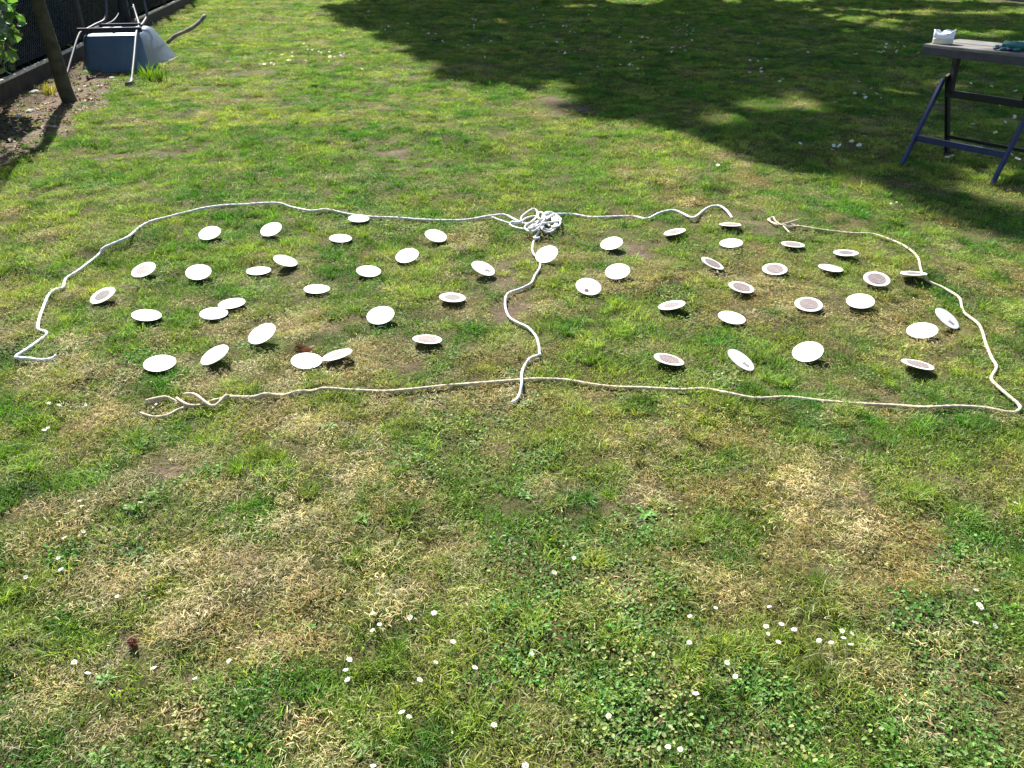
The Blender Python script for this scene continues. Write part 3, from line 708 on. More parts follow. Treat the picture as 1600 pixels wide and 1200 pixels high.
DA = [
 ([(76,630,'left of the frayed tan rope end, leaning back'),(92,633,'left of the frayed tan rope end, the nearer of two')], 'pair of daisies left of the frayed rope end'),
 ([(69,672,'upper of two at the left edge below the rope end'),(75,668.5,'right one of two at the left edge below the rope end')], 'pair of daisies at the left edge below the rope'),
 ([(124,783,'upper of the pair in the dry grass at mid left'),(128,791,'lower of the pair in the dry grass at mid left'),(219,785,'alone beside the green weeds at mid left'),(130,830.5,'by itself below the pair at mid left'),(101,840,'tilted, left of the lone one at mid left'),(91,872,'upper of three going down the left side'),(95,890,'middle of three going down the left side'),(40,902,'closest to the left edge, above the green tuft')], 'daisies scattered down the left side'),
 ([(183,932,'small, above the dark earthy hole'),(116,1035,'left of the earthy hole, larger one'),(137,1052,'left of the earthy hole, smaller one'),(240,1044,'just below the earthy hole'),(358,1033,'right of the earthy hole over dark clover'),(305,1060,'seen edge on, between the earthy hole and the clover')], 'daisies around the earthy hole'),
 ([(546,1031,'top one of three stacked in a column'),(540,1047,'middle one of three stacked in a column'),(543,1062.5,'lowest one of three stacked in a column')], 'column of three daisies'),
 ([(583,958,'leftmost of the loose row above the column'),(593,976,'small, just under the leftmost of the loose row'),(582,985,'half hidden, lowest left of the loose row'),(641,965,'third along the loose row, open and bright'),(678,958,'right end of the loose row')], 'loose row of daisies above the column of three'),
 ([(708,1003,'upper one of four near the dark weeds, centre front'),(681,1035,'left one of four near the dark weeds, centre front'),(742,1043.5,'right one of four near the dark weeds, beside their leaves'),(656,1062.5,'lower left one of four near the dark weeds')], 'four daisies left of the dark weeds'),
 ([(639,1120,'tilted one of a pair, front centre'),(628,1113,'fading one of a pair, front centre'),(772,1133,'small and alone in the front centre'),(583,1197,'cut by the bottom edge, left of centre'),(821,1197,'cut by the bottom edge, at the centre')], 'daisies along the bottom centre'),
 ([(831,1021.5,'large, alone in the centre right of the dark weeds'),(951,1119,'small, alone at the lower right of centre'),(1044,1167,'left one of the pair near the bottom edge'),(1063,1171,'right one of the pair near the bottom edge')], 'daisies of the lower centre right'),
 ([(1078,963,'left of the pair above the right cluster'),(1118,950,'right of the pair above the right cluster'),(1077,1004,'small, below the pair left of the right cluster'),(1136,1035.5,'open, below left of the right cluster'),(1149,1057,'small, just under the open one below the cluster'),(1087,1084,'tiny bud like, lowest on the right of centre')], 'daisies left of the right cluster'),
 ([(1202,948,'top one of the dense right cluster'),(1221,975.5,'upper middle of the left half of the right cluster'),(1241,984,'right end of the left half of the right cluster'),(1197,979,'left edge of the right cluster, upper'),(1200,990.5,'left edge of the right cluster, lower'),(1216,1003,'lowest of the left half of the right cluster'),(1280,1001,'first of the right half of the right cluster'),(1299,1004,'second of the right half of the right cluster'),(1316,986,'highest of the right half of the right cluster'),(1331,990,'upper right end of the right cluster'),(1318,997,'inner one in the right half of the right cluster'),(1330,1007,'lowest right end of the right cluster')], 'dense cluster of daisies at the lower right'),
 ([(1525,922,'flat looking, top of the far right group'),(1530,945,'left of the two touching in the far right group'),(1533,949,'right of the two touching in the far right group'),(1524,973,'lower left of the far right group'),(1555,978.5,'lower right of the far right group'),(1587,786,'alone near the right edge by the dry patch'),(897,872,'small, lying in the clover above centre'),(866,895,'second small one in the clover above centre')], 'daisies at the far right and in the clover'),
 ([(1392,318,'left one of the bright group at the shade edge'),(1401,316,'middle one of the bright group at the shade edge'),(1409,319,'right one of the bright group at the shade edge'),(1117,252,'back one of the tight bunch at the edge of the shade'),(1128,254,'right one of the tight bunch at the edge of the shade'),(1058,266,'alone left of the tight bunch by the shade')], 'daisies at the edge of the shade'),
]
k_ = 0
for items, grp in DA:
    for px, py, t in items:
        daisy(px, py, 'small white daisy ' + t, grp, random.uniform(.85, 1.15), k_); k_ += 1
# distant daisies: a few pixels each, one mesh each, spread where the photo shows them
fm = []
for s in range(3):
    bm = petal_bm(.0095, s + 20, 11); me = bpy.data.meshes.new('far_daisy'); bm.to_mesh(me); bm.free(); me.materials.append(M['petal']); vattr(me, 'bv', np.ones((len(me.vertices), 3), np.float32)); fm.append(me)
FAR = [([(405,60),(500,70),(640,105),(610,112),(400,100)], 34, 'one of the tiny white daisies in the sunlit far lawn left of the tree shade', 'daisies in the sunlit far lawn'),
       ([(540,15),(800,30),(800,75),(640,75)], 34, 'one of the tiny white daisies in the left end of the tree shade', 'daisies in the left end of the shade'),
       ([(800,5),(1090,25),(1080,115),(880,115)], 66, 'one of the tiny white daisies strewn through the middle of the tree shade', 'daisies in the middle of the shade'),
       ([(1140,35),(1440,20),(1440,140),(1330,250),(1200,220)], 56, 'one of the tiny white daisies in the shade left of the workbench', 'daisies in the shade left of the workbench'),
       ([(1480,110),(1590,110),(1590,250),(1480,250)], 14, 'one of the tiny white daisies seen under the workbench', 'daisies under the workbench')]
def inpoly(x, y, P):
    c = False; j = len(P) - 1
    for i in range(len(P)):
        if (P[i][1] > y) != (P[j][1] > y) and x < (P[j][0] - P[i][0]) * (y - P[i][1]) / (P[j][1] - P[i][1]) + P[i][0]: c = not c
        j = i
    return c
for poly, n_, lab, grp in FAR:
    xs_ = [p[0] for p in poly]; ys_ = [p[1] for p in poly]; c = 0; anchors = []
    while c < n_:
        px, py = random.uniform(min(xs_), max(xs_)), random.uniform(min(ys_), max(ys_))
        if anchors and random.random() < .5: a = random.choice(anchors); px, py = a[0] + random.gauss(0, 11), a[1] + random.gauss(0, 5)
        if not inpoly(px, py, poly): continue
        anchors.append((px, py)); q = ray_at(px, py, .06); q.z += ghf(q.x, q.y)
        o = link('daisy', fm[c % 3], None); o.location = q; o.rotation_euler = (random.uniform(-.1, .9), random.uniform(-.4, .4), random.uniform(0, 6)); s = random.uniform(1.5, 2.3); o.scale = (s, s, s)
        tag(o, lab, 'daisy', grp); c += 1

# ------------------------------------------------------------------ broad-leaved weeds
def rosette(px, py, n_, L, label, upright=.35, seed=0, wd=.3, rgb=None, name='weed_plant', group=None):
    q = ray_at(px, py, .005); q.z = ghf(q.x, q.y); r = random.Random(seed * 7 + 1); bm = bmesh.new(); cols = []
    for i in range(n_):
        a = r.uniform(0, 6.283); l = L * r.uniform(.5, 1.15); el = r.uniform(.1, upright * 2); c, s = math.cos(a), math.sin(a); off = r.uniform(0, L * .35)
        oa = r.uniform(0, 6.283); ox, oy = off * math.cos(oa), off * math.sin(oa)
        W = l * wd * r.uniform(.7, 1.2); g = r.uniform(.65, 1.4); prev = None; K = 5
        for t in range(K + 1):
            f = t / K; w_ = W * math.sin(math.pi * min(1, .08 + f * .9)) ** .7 * (.5 if t == 0 else 1) * (1 if t < K else .05)
            d = l * f * math.cos(el * (1 - .6 * f)); z = l * f * math.sin(el * (1 - .75 * f)) + .002
            pr = [bm.verts.new((ox + d * c + s * w_ / 2, oy + d * s - c * w_ / 2, z + w_ * .18)), bm.verts.new((ox + d * c, oy + d * s, z)), bm.verts.new((ox + d * c - s * w_ / 2, oy + d * s + c * w_ / 2, z + w_ * .18))]
            cols += [(g, g, g)] * 3
            if prev:
                bm.faces.new((prev[0], prev[1], pr[1], pr[0])); bm.faces.new((prev[1], prev[2], pr[2], pr[1]))
            prev = pr
    me = bpy.data.meshes.new(name); bm.to_mesh(me); bm.free(); vattr(me, 'bv', np.array(cols, np.float32) * (np.array(rgb, np.float32) if rgb else 1))
    o = link(name, me, M['weed'], None, True); o.location = q
    return tag(o, label, 'weed', group)
WE = [(512,672,16,.035,'green leafy weed clump just in front of the left part of the tan rope'),(650,718,14,.03,'yellow green weed clump in front of the tan rope, left of centre'),(565,818,16,.032,'green weed clump left of centre with a dark gap below it'),
      (1010,800,18,.035,'broad leaved weed at the back of the clover patch, centre right'),(820,775,12,.03,'small leafy weed at the left edge of the central clover'),(905,850,14,.026,'weed tuft in the centre of the clover patch'),(205,800,12,.03,'left one of two leafy weeds below the brown hole at mid left'),(240,775,12,.028,'right one of two leafy weeds below the brown hole at mid left'),
      (1075,920,14,.028,'leafy weed right of the central clover'),(800,1035,20,.036,'dark leafy weed beside the lone large daisy at centre'),(1015,1150,20,.034,'leafy weed left of the daisy pair near the bottom edge'),(565,1165,18,.036,'bright leafy weed near the bottom edge, left of centre'),
      (1185,1085,16,.032,'leafy weed at the lower right below the daisies'),(1500,665,16,.04,'dense green weed just in front of the tan rope corner'),(1500,860,16,.032,'leafy weed at the right edge of the clover, right of the dry patch'),(1395,1140,18,.03,'leafy weed near the bottom right'),
      (165,1060,12,.03,'upright broad leaved weed right of two small daisies, lower left'),(150,1180,16,.03,'bright weed in the bottom left corner'),(1040,670,10,.022,'dark green low weed in front of the tan rope, right of centre'),(1270,1190,14,.03,'weed cut by the bottom edge at the right'),(1150,1075,10,.025,'small weed below the cluster of daisies'),(1580,960,16,.03,'leafy weed at the right edge beside the far right daisies'),(1550,1075,16,.028,'flat rosette weed near the lower right edge')]
for i, (px, py, n_, L, lab) in enumerate(WE):
    rosette(px, py, n_ + 8, L * .85, lab, .5, i, .34, (1.5, 1.25, 1) if 'yellow' in lab or 'bright' in lab else None, group='leafy weeds in the lawn')
rosette(40, 134, 9, .085, 'bright green young plant beside the soil bed board', .6, 50, .5, (2.2, 1.9, 1.2), 'seedling')
rosette(124, 62, 7, .09, 'single bright green plant against the dark fence mesh left of the wheelbarrow', .9, 51, .7, (1.8, 1.8, 1.2), 'seedling')
o = rosette(115, 76, 9, .11, 'pale silvery leaved plant between the tree trunk and the wheelbarrow', .6, 52, .45, (6, 3.0, 14), 'seedling')
def grass_clump(px, py, n_, h, label, rgb, seed, rad=.08):
    q = ray_at(px, py, 0); q.z = ghf(q.x, q.y); V, Fc, BV = blades(n_, rad, h * .5, h, .004, .008, .55, seed, clump=True, segs=4)
    me = npmesh('grass_clump', V, Fc); vattr(me, 'bv', (np.array(BV) * rgb).astype(np.float32)); o = link('grass_clump', me, M['weed']); o.location = q
    return tag(o, label, 'grass clump')
grass_clump(235, 128, 90, .22, 'tall bright grass clump at the foot of the wheelbarrow handle', (1.9, 1.4, 1), 301, .16)
grass_clump(252, 130, 50, .24, 'dark green upright grass clump right of the wheelbarrow handle', (.8, .7, .8), 302, .07)
grass_clump(76, 146, 70, .15, 'dry yellowish grass tuft on the soil bed left of the trunk', (4.5, 1.7, 2.4), 303, .1)
# two small finds in the lawn
def crumpled(px, py, L, m, name, label, cat, n_=5, seed=1):
    q = ray_at(px, py, .01); q.z = ghf(q.x, q.y) + .014; r = np.random.default_rng(seed)
    me = leaf_mesh(name, r.normal(0, L * .25, (n_, 3)) * (1, 1, .25), L, .6); o = link(name, me, m); o.location = q; return tag(o, label, cat)
crumpled(474, 547, .035, M['dead'], 'dead_leaf', 'reddish brown dead leaf just behind the touching pair of beer mats', 'leaf', 4, 3)
crumpled(207, 1003, .022, M['dead'], 'dead_leaf', 'crumpled purplish leaf in the dark hole at the lower left', 'leaf', 9, 4)
crumpled(120, 357 - 100, .02, M['petal'], 'torn_petal', 'pale scrap lying in the sunny grass at far left', 'scrap', 3, 6)
q = ray_at(1123, 259, .02)
crumpled(1122, 259, .035, M['petal'], 'paper_scrap', 'white scrap lying at the edge of the tree shade, above the right rope end', 'paper scrap', 5, 7)
crumpled(135, 633, .022, M['petal'], 'paper_scrap', 'white scrap in the dry grass left of the frayed tan rope end', 'paper scrap', 4, 8)
# stones on the bed
for i, (px, py, s, lab) in enumerate([(55,143,.045,'flat pale stone on the soil by the bed board'),(100,150,.03,'small pale stone at the left of the trunk foot'),(47,176,.035,'pale stone in the middle of the bare soil'),(30,183,.03,'small stone in the bare soil near the left edge'),(175,123,.03,'small white stone in front of the wheelbarrow')]):
    q = ray_at(px, py, 0); bm = bmesh.new(); bmesh.ops.create_icosphere(bm, subdivisions=3, radius=s)
    for v in bm.verts:
        n0 = float(vnoise(v.co.x * 40 + i, v.co.y * 40 + v.co.z * 30, i)); v.co *= .75 + .5 * n0; v.co.z *= .5
    o = bmobj('stone', bm, M['stone'], None, True); o.location = (q.x, q.y, ghf(q.x, q.y) + s * .15); tag(o, lab, 'stone', 'stones on the soil bed')
# tall dry stalk
q = ray_at(760, 131, 0); g = ghf(q.x, q.y)
o = empty('plantain_stalk', (q.x, q.y, g)); tag(o, 'tall thin stalk with a pale seed head rising at the shade edge', 'plant stalk')
bmobj('stem', tube_bm([(0, 0, 0), (-.004, 0, .12), (-.012, 0, .225)], .0018, 5), simple('stalk', (.22, .2, .09), .8), o)
bm = bmesh.new(); bmesh.ops.create_uvsphere(bm, u_segments=8, v_segments=6, radius=.008)
for v in bm.verts: v.co.z = v.co.z * 1.8 + .235; v.co.x -= .012
bmobj('seed_head', bm, simple('seed', (.55, .5, .4), .8), o)

# ------------------------------------------------------------------ fence, hedge
fo = empty('fence', fence_pt(0)); tag(fo, 'dark wire mesh fence with a weathered board along its foot behind the wheelbarrow', 'fence')
inv = Matrix.Translation(-fo.location)
def local(o, root): o.parent = root; o.matrix_parent_inverse = Matrix.Translation(-Vector(root.location)); return o
S0, S1 = -4.5, 13.0
bm = bar(fence_pt(S0, .0, .06), fence_pt(S1, .0, .06), .025, .16); local(bmobj('board', bm, M['wood_dark']), fo)
bm = bar(fence_pt(S0, .004, .1525), fence_pt(S1, .004, .1525), .04, .024)
for v in bm.verts: v.co.z += 0
local(bmobj('rail', bm, M['wood']), fo)
s = S0
while s <= S1:
    local(bmobj('post', tube_bm([fence_pt(s, -.06, -.1), fence_pt(s, -.06, 1.45)], .03, 10), M['post'], None, True), fo); s += 2.5
bm = bmesh.new(); W = .06; H = 1.35
n_ = int((S1 - S0) / W)
def flatwire(a, b, r=.0016):
    t = (b - a).normalized(); s_ = t.cross(FN).normalized() * r; d = FN * r
    vs = [[bm.verts.new(p + o_) for o_ in (s_, d, -s_)] for p in (a, b)]
    for j in range(3): bm.faces.new((vs[0][j], vs[0][(j + 1) % 3], vs[1][(j + 1) % 3], vs[1][j]))
nh = int(H / W)
for i in range(-nh, n_):
    a0 = max(0, -i); 
    a = fence_pt(S0 + (i + a0) * W, -.02, .2 + a0 * W); k2 = min(nh, n_ - i); b = fence_pt(S0 + (i + k2) * W, -.02, .2 + k2 * W); flatwire(a, b)
    a = fence_pt(S0 + (i + a0) * W, -.022, .2 + (nh - a0) * W); b = fence_pt(S0 + (i + k2) * W, -.022, .2 + (nh - k2) * W); flatwire(a, b)
local(bmobj('mesh_panel', bm, M['wire']), fo)

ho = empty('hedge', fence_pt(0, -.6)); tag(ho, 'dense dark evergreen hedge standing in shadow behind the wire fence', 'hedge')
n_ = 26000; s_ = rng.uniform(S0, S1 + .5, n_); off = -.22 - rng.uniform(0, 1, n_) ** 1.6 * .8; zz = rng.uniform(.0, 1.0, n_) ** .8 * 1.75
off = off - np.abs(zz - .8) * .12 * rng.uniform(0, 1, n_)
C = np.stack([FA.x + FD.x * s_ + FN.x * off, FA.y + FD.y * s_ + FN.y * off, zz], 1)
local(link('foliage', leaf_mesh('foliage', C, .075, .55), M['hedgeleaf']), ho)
bm = box_bm(fence_pt((S0 + S1) / 2, -.75, .78), FD * ((S1 - S0) / 2), FN * .22, Vector((0, 0, .76)))  # opaque dark core painted in for the shaded inside of the hedge
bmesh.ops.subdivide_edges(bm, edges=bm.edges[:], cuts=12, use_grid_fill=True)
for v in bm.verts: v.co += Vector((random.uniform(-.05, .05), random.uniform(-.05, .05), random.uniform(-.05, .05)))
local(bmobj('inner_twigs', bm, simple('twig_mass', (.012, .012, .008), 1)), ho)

# ------------------------------------------------------------------ small tree at the left with its shrub
tb = ray_at(109, 158, 0); TB = Vector((tb.x, tb.y, 0))
to_ = empty('fruit_tree', TB); tag(to_, 'slim olive brown tree trunk leaning left in front of the fence', 'tree')
tp = catmull([TB + Vector(p) for p in ((.03, .0, -.08), (.0, 0, .0), (-.02, 0, .12), (-.03, 0, .35), (-.07, .02, .8), (-.10, .05, 1.4), (-.13, .08, 2.0), (-.35, .1, 2.6))], .06)
local(bmobj('trunk', tube_bm(tp, [max(.022, .062 - .010 * p.z) for p in tp], 12), M['bark'], None, True), to_)
for i, (a, z0, L) in enumerate([(2.6, 2.1, .8), (3.4, 2.2, .9), (4.1, 2.3, .7), (1.8, 2.4, .6), (5.0, 2.4, .5)]):
    b0 = min(tp, key=lambda p: abs(p.z - z0)); d = Vector((math.cos(a), math.sin(a), .7))
    local(bmobj('branch', tube_bm([b0, b0 + d * L * .5, b0 + d * L + Vector((0, 0, .1))], [.02, .013, .006], 7), M['bark'], None, True), to_)
cc = TB + Vector((-.95, .15, 2.6)); n_ = 1900; d = rng.normal(size=(n_, 3)); d /= np.linalg.norm(d, axis=1)[:, None]; rr = rng.uniform(0, 1, n_) ** .4
C = np.array(cc) + d * rr[:, None] * np.array([.7, .75, .6]); C = C[fbm(C[:, 0] + C[:, 2], C[:, 1], .35, 5) > .42]
local(link('crown', leaf_mesh('crown', C, .07, .6), M['treeleaf']), to_)
sb = Vector((-4.22, 7.0, 0)); sh = empty('shrub', sb); tag(sh, 'leafy green shrub with sunlit leaves at the top left corner', 'shrub')
for i in range(9):
    a = i * .7; e = sb + Vector((math.cos(a) * .28 + .05, math.sin(a) * .3, random.uniform(.9, 1.35)))
    local(bmobj('stem', tube_bm([sb + Vector((.02 * math.cos(a), .02 * math.sin(a), -.02)), (sb + e) / 2 + Vector((0, 0, .1)), e], [.009, .006, .003], 6), M['bark'], None, True), sh)
n_ = 900; d = rng.normal(size=(n_, 3)); d /= np.linalg.norm(d, axis=1)[:, None]; rr = rng.uniform(0, 1, n_) ** .45
C = np.array(sb + Vector((.0, 0, .75))) + d * rr[:, None] * np.array([.36, .42, .5])
local(link('foliage', leaf_mesh('foliage', C, .085, .75, bvlo=.5, bvhi=1.8), M['shrubleaf']), sh)

# fallen branch
P = [ray_at(266, 66, .03), ray_at(282, 53, .06), ray_at(300, 45, .10), ray_at(313, 34, .17), ray_at(320, 25, .22)]
st = ray_at(268, 62, .0); e = Vector((.95, .0, 0))
pts = [st + Vector((-.25, -.3, .05)), st + Vector((0, 0, .05))]
u_ = (ray_at(320, 25, .45) - st)
A0 = ray_at(268, 62, .04); 
def on_plane(px, py, y):      # point on the vertical plane y = const
    v = (py - 600) / F; dy = CT - v * ST; dz = -ST - v * CT; t = y / dy; return Vector(((px - 800) / F * t, y, HC + dz * t))
pts = [on_plane(262, 67, 11.0), on_plane(272, 58, 11.1), on_plane(283, 52, 11.2), on_plane(297, 46, 11.35), on_plane(308, 38, 11.5), on_plane(321, 24, 11.65)]
zmin = min(p.z for p in pts)
o = bmobj('fallen_branch', tube_bm(catmull(pts, .04), .024, 9), M['bark2'], None, True)
for v in o.data.vertices:
    n0 = float(vnoise(v.co.x * 14, v.co.z * 14, 6)); v.co.z += (n0 - .5) * .02
tag(o, 'grey bark branch lying over the grass to the right of the wheelbarrow', 'branch')

# ------------------------------------------------------------------ overturned wheelbarrow
AX = Vector((-.2, .98, 0)); WX = Vector((.98, .2, 0)); WB0 = Vector((-4.12, 9.14, 0))
wb = empty('wheelbarrow', WB0); tag(wb, 'overturned wheelbarrow with a blue grey tray and its wheel in the air beside the fence', 'wheelbarrow')
def wp(a, b, z): return WB0 + AX * a + WX * b + Vector((0, 0, z))
def tray_bm():
    bm = bmesh.new(); rings = []
    def rr(a0, a1, hw0, hw1, z, c, n_=5):
        pts = []
        for (ca, cb, s0, s1) in ((a1, hw1, 1, 1), (a1, -hw1, 1, -1), (a0, -hw0, -1, -1), (a0, hw0, -1, 1)):
            q = []
            for k in range(n_ + 1):
                t = math.pi / 2 * k / n_
                q.append((ca - s0 * c + s0 * c * (math.cos(t) if s0 * s1 < 0 else math.sin(t)), cb - s1 * c + s1 * c * (math.sin(t) if s0 * s1 < 0 else math.cos(t))))
            pts += q
        return pts
    prof = [(.0, 1.10, .335, .47, .0, .07), (.0, 1.10, .335, .47, .016, .07), (.02, 1.08, .315, .45, .018, .07), (.045, 1.0, .30, .37, .17, .065), (.06, .94, .285, .29, .315, .06), (.08, .91, .268, .265, .348, .055), (.11, .87, .235, .23, .362, .05)]
    for a0, a1, h0, h1, z, c in prof:
        pts = rr(a0, a1, h0, h1, z, c)
        pts.sort(key=lambda q: math.atan2(q[1], q[0] - .45))
        rings.append([bm.verts.new(wp(a, b, z)) for a, b in pts])
    for a, b in zip(rings, rings[1:]):
        m_ = len(a)
        for j in range(m_): bm.faces.new((a[j], a[(j + 1) % m_], b[(j + 1) % m_], b[j]))
    bm.faces.new(rings[-1]); bmesh.ops.recalc_face_normals(bm, faces=bm.faces[:]); return bm
rimP = [wp(a, b, .008) for a, b in ((.0, -.30), (.0, 0), (.0, .30), (.03, .335), (.5, .395), (1.05, .465), (1.10, .43), (1.10, 0), (1.10, -.43), (1.05, -.465), (.5, -.395), (.03, -.335), (.0, -.30))]
local(bmobj('rolled_rim', tube_bm(rimP, .009, 8, cap=False), M['tray'], None, True), wb)
tr_ = local(bmobj('tray', tray_bm(), M['tray'], None, True), wb); tr_.data.set_sharp_from_angle(angle=math.radians(32))
for s_, m_ in ((-1, 'tube_dark'), (1, 'tube')):
    P = catmull([wp(1.22, s_ * .05, .55), wp(.95, s_ * .12, .42), wp(.6, s_ * .19, .392), wp(.1, s_ * .26, .392), wp(-.08, s_ * .275, .36), wp(-.45, s_ * .29, .20), wp(-.82, s_ * .30, .035)], .03)
    h = local(bmobj('handle', tube_bm(P, .013, 10), M[m_], None, True), wb)
    local(bmobj('grip', tube_bm([wp(-.80, s_ * .30, .045), wp(-.86, s_ * .302, .022), wp(-.93, s_ * .27, .018)], .020, 10), M['tube' if s_ > 0 else 'rubber'], None, True), wb)
    P = catmull([wp(.15, -.25, .40), wp(.34, -.19, .43), wp(.52, -.12, .47), wp(.60, -.10, .60), wp(.66, -.09, .80), wp(.70, -.09, .95)] if s_ < 0 else [wp(.45, .24, .40), wp(.62, .25, .43), wp(.78, .26, .48), wp(.82, .25, .62), wp(.86, .245, .95)], .03)
    local(bmobj('leg', tube_bm(P, .014, 9), M['tube'], None, True), wb)
local(bmobj('crossbar', bar(wp(.08, -.31, .40), wp(.08, .31, .40), .035, .05), M['tube_dark']), wb)
local(bmobj('crossbar', bar(wp(.55, -.24, .405), wp(.55, .24, .405), .03, .03), M['tube_dark']), wb)
wheel = empty('wheel', wp(1.05, 0, .53)); local(wheel, wb)
def torus(R, r, n1=36, n2=12):
    bm = bmesh.new(); rings = []
    for i in range(n1):
        a = 2 * math.pi * i / n1; d = AX * math.cos(a) + Vector((0, 0, 1)) * math.sin(a)
        rings.append([bm.verts.new(d * (R + r * math.cos(t)) + WX * r * 1.1 * math.sin(t)) for t in [2 * math.pi * j / n2 for j in range(n2)]])
    for i in range(n1):
        a, b = rings[i], rings[(i + 1) % n1]
        for j in range(n2): bm.faces.new((a[j], a[(j + 1) % n2], b[(j + 1) % n2], b[j]))
    return bm
t_ = bmobj('tyre', torus(.155, .048), M['rubber'], wheel, True)
bm = bmesh.new()
for s_ in (-1, 1):
    vs = [bm.verts.new(AX * math.cos(a) * .125 + Vector((0, 0, 1)) * math.sin(a) * .125 + WX * s_ * .018) for a in [2 * math.pi * j / 28 for j in range(28)]]; bm.faces.new(vs)
tube_bm([WX * -.08, WX * .08], .016, 10, bm); bmobj('rim', bm, M['tube'], wheel)

# ------------------------------------------------------------------ workbench with things on it
U = Vector((.60, -.80, 0)).normalized(); Vv = Vector((.80, .60, 0)); P1 = ray_at(1409, 258, 0); P1.z = 0
ob = empty('workbench', P1 + Vv * .25 + U * .28); tag(ob, 'folding workbench with blue front legs and a worn grey top standing in the shade', 'workbench')
LEN = .575
def wk(u_, v_, z): return P1 + U * u_ + Vv * v_ + Vector((0, 0, z))
HZ = .47
for u0 in (0, LEN):
    local(bmobj('leg', bar(wk(u0, 0, .0), wk(u0, .27, HZ + .03), .020, .034), M['blue_steel']), ob)
    q = .03 if u0 == 0 else -.03
    local(bmobj('leg', bar(wk(u0 + q, .50, .0), wk(u0 + q, .25, HZ + .06), .02, .035), M['black_steel']), ob)
    local(bmobj('foot', bar(wk(u0 + q, .47, .012), wk(u0 + q, .56, .008), .024, .022), M['rubber']), ob)
    local(bmobj('upright', bar(wk(u0 + q * 2.0, .27, HZ - .05), wk(u0 + q * 1.6, .275, .675), .03, .04), M['black_steel']), ob)
for u0 in (0, LEN):
    sd_ = -1 if u0 == 0 else 1
    local(bmobj('hinge_bolt', tube_bm([wk(u0 - .0, .262, HZ) + U * sd_ * .008, wk(u0, .262, HZ) + U * sd_ * .024], .011, 8), M['tube']), ob)
f = .34
local(bmobj('crossbar', bar(wk(.01, .27 * f, HZ * f), wk(LEN - .01, .27 * f, HZ * f), .02, .036), M['blue_steel']), ob)
local(bmobj('crossbar', bar(wk(.03, .43, .13), wk(LEN - .03, .43, .13), .014, .02), M['black_steel']), ob)
local(bmobj('crossbar', bar(wk(.04, .275, HZ - .05), wk(LEN - .04, .275, HZ - .05), .03, .042), M['black_steel']), ob)
for v0, nm in ((.165, 'worktop_board'), (.385, 'worktop_board')):
    bm = box_bm(wk(LEN / 2, v0, .70), U * (LEN / 2 + .07), Vv * .105, Vector((0, 0, .014)), None, .004)
    o = local(bmobj(nm, bm, M['bench_top']), ob)
for v0 in (.062, .488):
    local(bmobj('apron', bar(wk(-.065, v0, .677), wk(LEN + .065, v0, .677), .016, .045), M['bench_edge']), ob)
# cloudy plastic container at the left end
pc = wk(-.005, .16, .7145); jo = empty('plastic_container', pc); tag(jo, 'crumpled white plastic container with a jagged top on the left end of the workbench', 'plastic container')
bm = bmesh.new(); n_ = 20; rings = []
for z, r, rag in ((0, .042, 0), (.005, .047, 0), (.04, .049, 0), (.042, .050, 0), (.085, .052, 1)):
    ring = []
    for j in range(n_):
        a = 2 * math.pi * j / n_; q = (abs(math.cos(a)) ** .5 * math.copysign(1, math.cos(a)), abs(math.sin(a)) ** .5 * math.copysign(1, math.sin(a)))
        zz_ = z + (.012 * math.sin(a * 2 + .6) + .005 * math.sin(a * 5) if rag else 0)
        ring.append(bm.verts.new((q[0] * r, q[1] * r, zz_)))
    rings.append(ring)
bm.faces.new(rings[0][::-1])
for a, b in zip(rings, rings[1:]):
    for j in range(n_): bm.faces.new((a[j], a[(j + 1) % n_], b[(j + 1) % n_], b[j]))
o = bmobj('tub', bm, M['plastic_w'], jo, True); sm_ = o.modifiers.new('shell', 'SOLIDIFY'); sm_.thickness = .002; sm_.offset = -1
jo.scale = (1, 1, .82); jo.rotation_euler = (0, 0, math.atan2(U.y, U.x))
bm = disc_bm(.0525, .038, 24, .002, .003)
for v in bm.verts:
    a = math.atan2(v.co.y, v.co.x); r = math.hypot(v.co.x, v.co.y); k = (abs(math.cos(a)) ** 4 + abs(math.sin(a)) ** 4) ** -.22; v.co.x *= k; v.co.y *= k
bmobj('label_band', bm, M['plastic_y'], jo)
bmobj('handle', tube_bm(catmull([(.0, -.03, .07), (.012, -.03, .088), (.032, -.024, .094), (.044, 0, .085), (.046, .005, .06)], .008), .006, 8), M['plastic_w'], jo, True)
# teal gloves / cloth at the right end
gc = wk(.37, .20, .716); go_ = empty('garden_glove', gc); tag(go_, 'teal garden glove with blue fingers lying at the right end of the workbench', 'glove')
go_.rotation_euler = (0, 0, math.atan2(U.y, U.x))
def blob(pts, rad, m, name, root):
    bm = tube_bm(catmull(pts, .008), rad, 12)
    for v in bm.verts: v.co.z = v.co.z * .62 + .006 * (vnoise(v.co.x * 60, v.co.y * 60, 3) - .5)
    zmin = min(v.co.z for v in bm.verts)
    for v in bm.verts: v.co.z -= zmin
    return bmobj(name, bm, m, root, True)
blob([(-.02, -.01, .02), (.04, -.01, .024), (.10, .0, .02), (.16, .01, .02)], .036, M['teal'], 'palm', go_)
blob([(.0, .04, .03), (.08, .05, .035), (.18, .05, .03)], .034, M['teal_light'], 'cuff', go_)
for k in range(4):
    blob([(-.01 + k * .03, -.03, .012), (-.02 + k * .032, -.062, .012), (-.035 + k * .034, -.095 + .006 * k, .010)], .012, M['teal' if k % 2 else 'blue_steel'], 'finger', go_)
blob([(-.02, .0, .015), (-.055, .01, .015), (-.075, -.005, .012)], .013, M['teal'], 'thumb', go_)

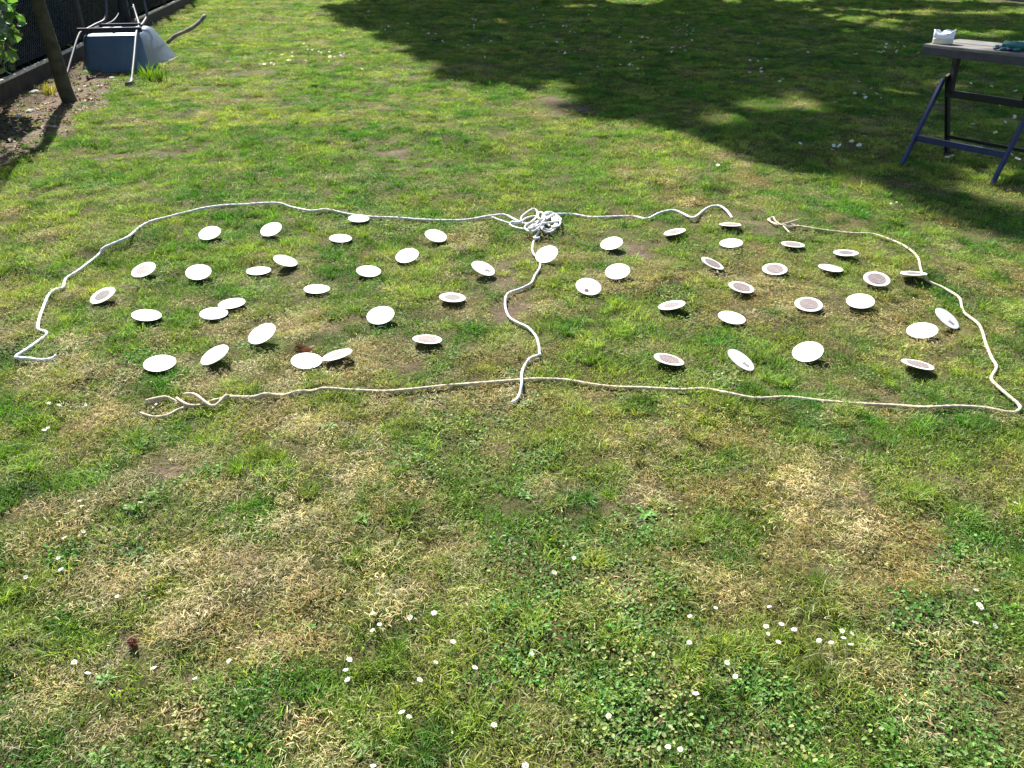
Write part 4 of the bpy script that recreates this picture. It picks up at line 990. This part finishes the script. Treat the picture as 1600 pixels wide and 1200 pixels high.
# ------------------------------------------------------------------ tall trees beyond the picture that shade the lawn
SH = Vector((.39, -.92, 0))         # shadow offset per metre of height (sun at 45 degrees)
def leaf_ok(C):
    sx = C[:, 0] + SH.x * C[:, 2]; sy = C[:, 1] + SH.y * C[:, 2]
    c = .92 * sx + .39 * sy
    edge = np.interp(sy, [4, 5.5, 7, 8, 10.8, 13, 16, 18.5], [3.7, 3.7, 3.45, 3.1, 2.85, 3.1, 3.1, 3.6]) + (fbm(sx, sy, .8, 71, 4) - .5) * 1.0
    ok = c > edge
    gap = fbm(sx * .8, sy * .7, 1.1, 81, 4)
    bright = np.clip((sy - 8.5) / 3, 0, 1) * np.clip((sx - 2.2) / 2.5, 0, 1)
    bright = np.maximum(bright * .6, .08 * np.clip((6.8 - sy) / 1.5, 0, 1))
    ok &= gap < .70 - .22 * bright
    return ok
def tall_tree(loc, r, z0, z1, n_, label):
    L = Vector(loc); o = empty('tall_tree', L); tag(o, label, 'tree', 'tall trees beyond the lawn')
    tr = catmull([L + Vector(p) for p in ((0, 0, -.2), (.05, 0, 2), (-.1, .1, 6), (.1, 0, 11), (0, 0, z1 - 1))], .4)
    local(bmobj('trunk', tube_bm(tr, [max(.05, .28 - .25 * p.z / z1) for p in tr], 12), M['bark2'], None, True), o)
    R_ = random.Random(int(loc[0] * 10))
    for k in range(16):
        z = R_.uniform(z0, z1 * .85); a = R_.uniform(0, 6.28); l = r * R_.uniform(.6, .95); b0 = min(tr, key=lambda p: abs(p.z - z))
        d = Vector((math.cos(a), math.sin(a), .4)); local(bmobj('limb', tube_bm([b0, b0 + d * l * .5, b0 + d * l + Vector((0, 0, .3))], [.09, .06, .02], 7), M['bark2'], None, True), o)
    z = rng.uniform(0, 1, n_) ; zz_ = z0 + (z1 - z0) * z; rad = r * np.sqrt(np.clip(1 - (2 * z - 1) ** 4, 0, 1)) * np.sqrt(rng.uniform(0, 1, n_)); a = rng.uniform(0, 6.283, n_)
    C = np.stack([L.x + rad * np.cos(a), L.y + rad * np.sin(a), zz_], 1); C = C[leaf_ok(C)]
    local(link('crown', leaf_mesh('crown', C, .32, .8), M['treeleaf']), o)
tall_tree((-2.6, 21.2, 0), 3.7, 3.2, 19.5, 26000, 'tall leafy tree beyond the far left part of the lawn')
tall_tree((3.4, 22.0, 0), 3.6, 3.5, 20.5, 24000, 'tall leafy tree beyond the middle of the lawn')
tall_tree((9.3, 20.8, 0), 3.6, 3.4, 19, 20000, 'tall leafy tree beyond the right of the lawn')
print('instances', nP, 'objects', len(bpy.data.objects))
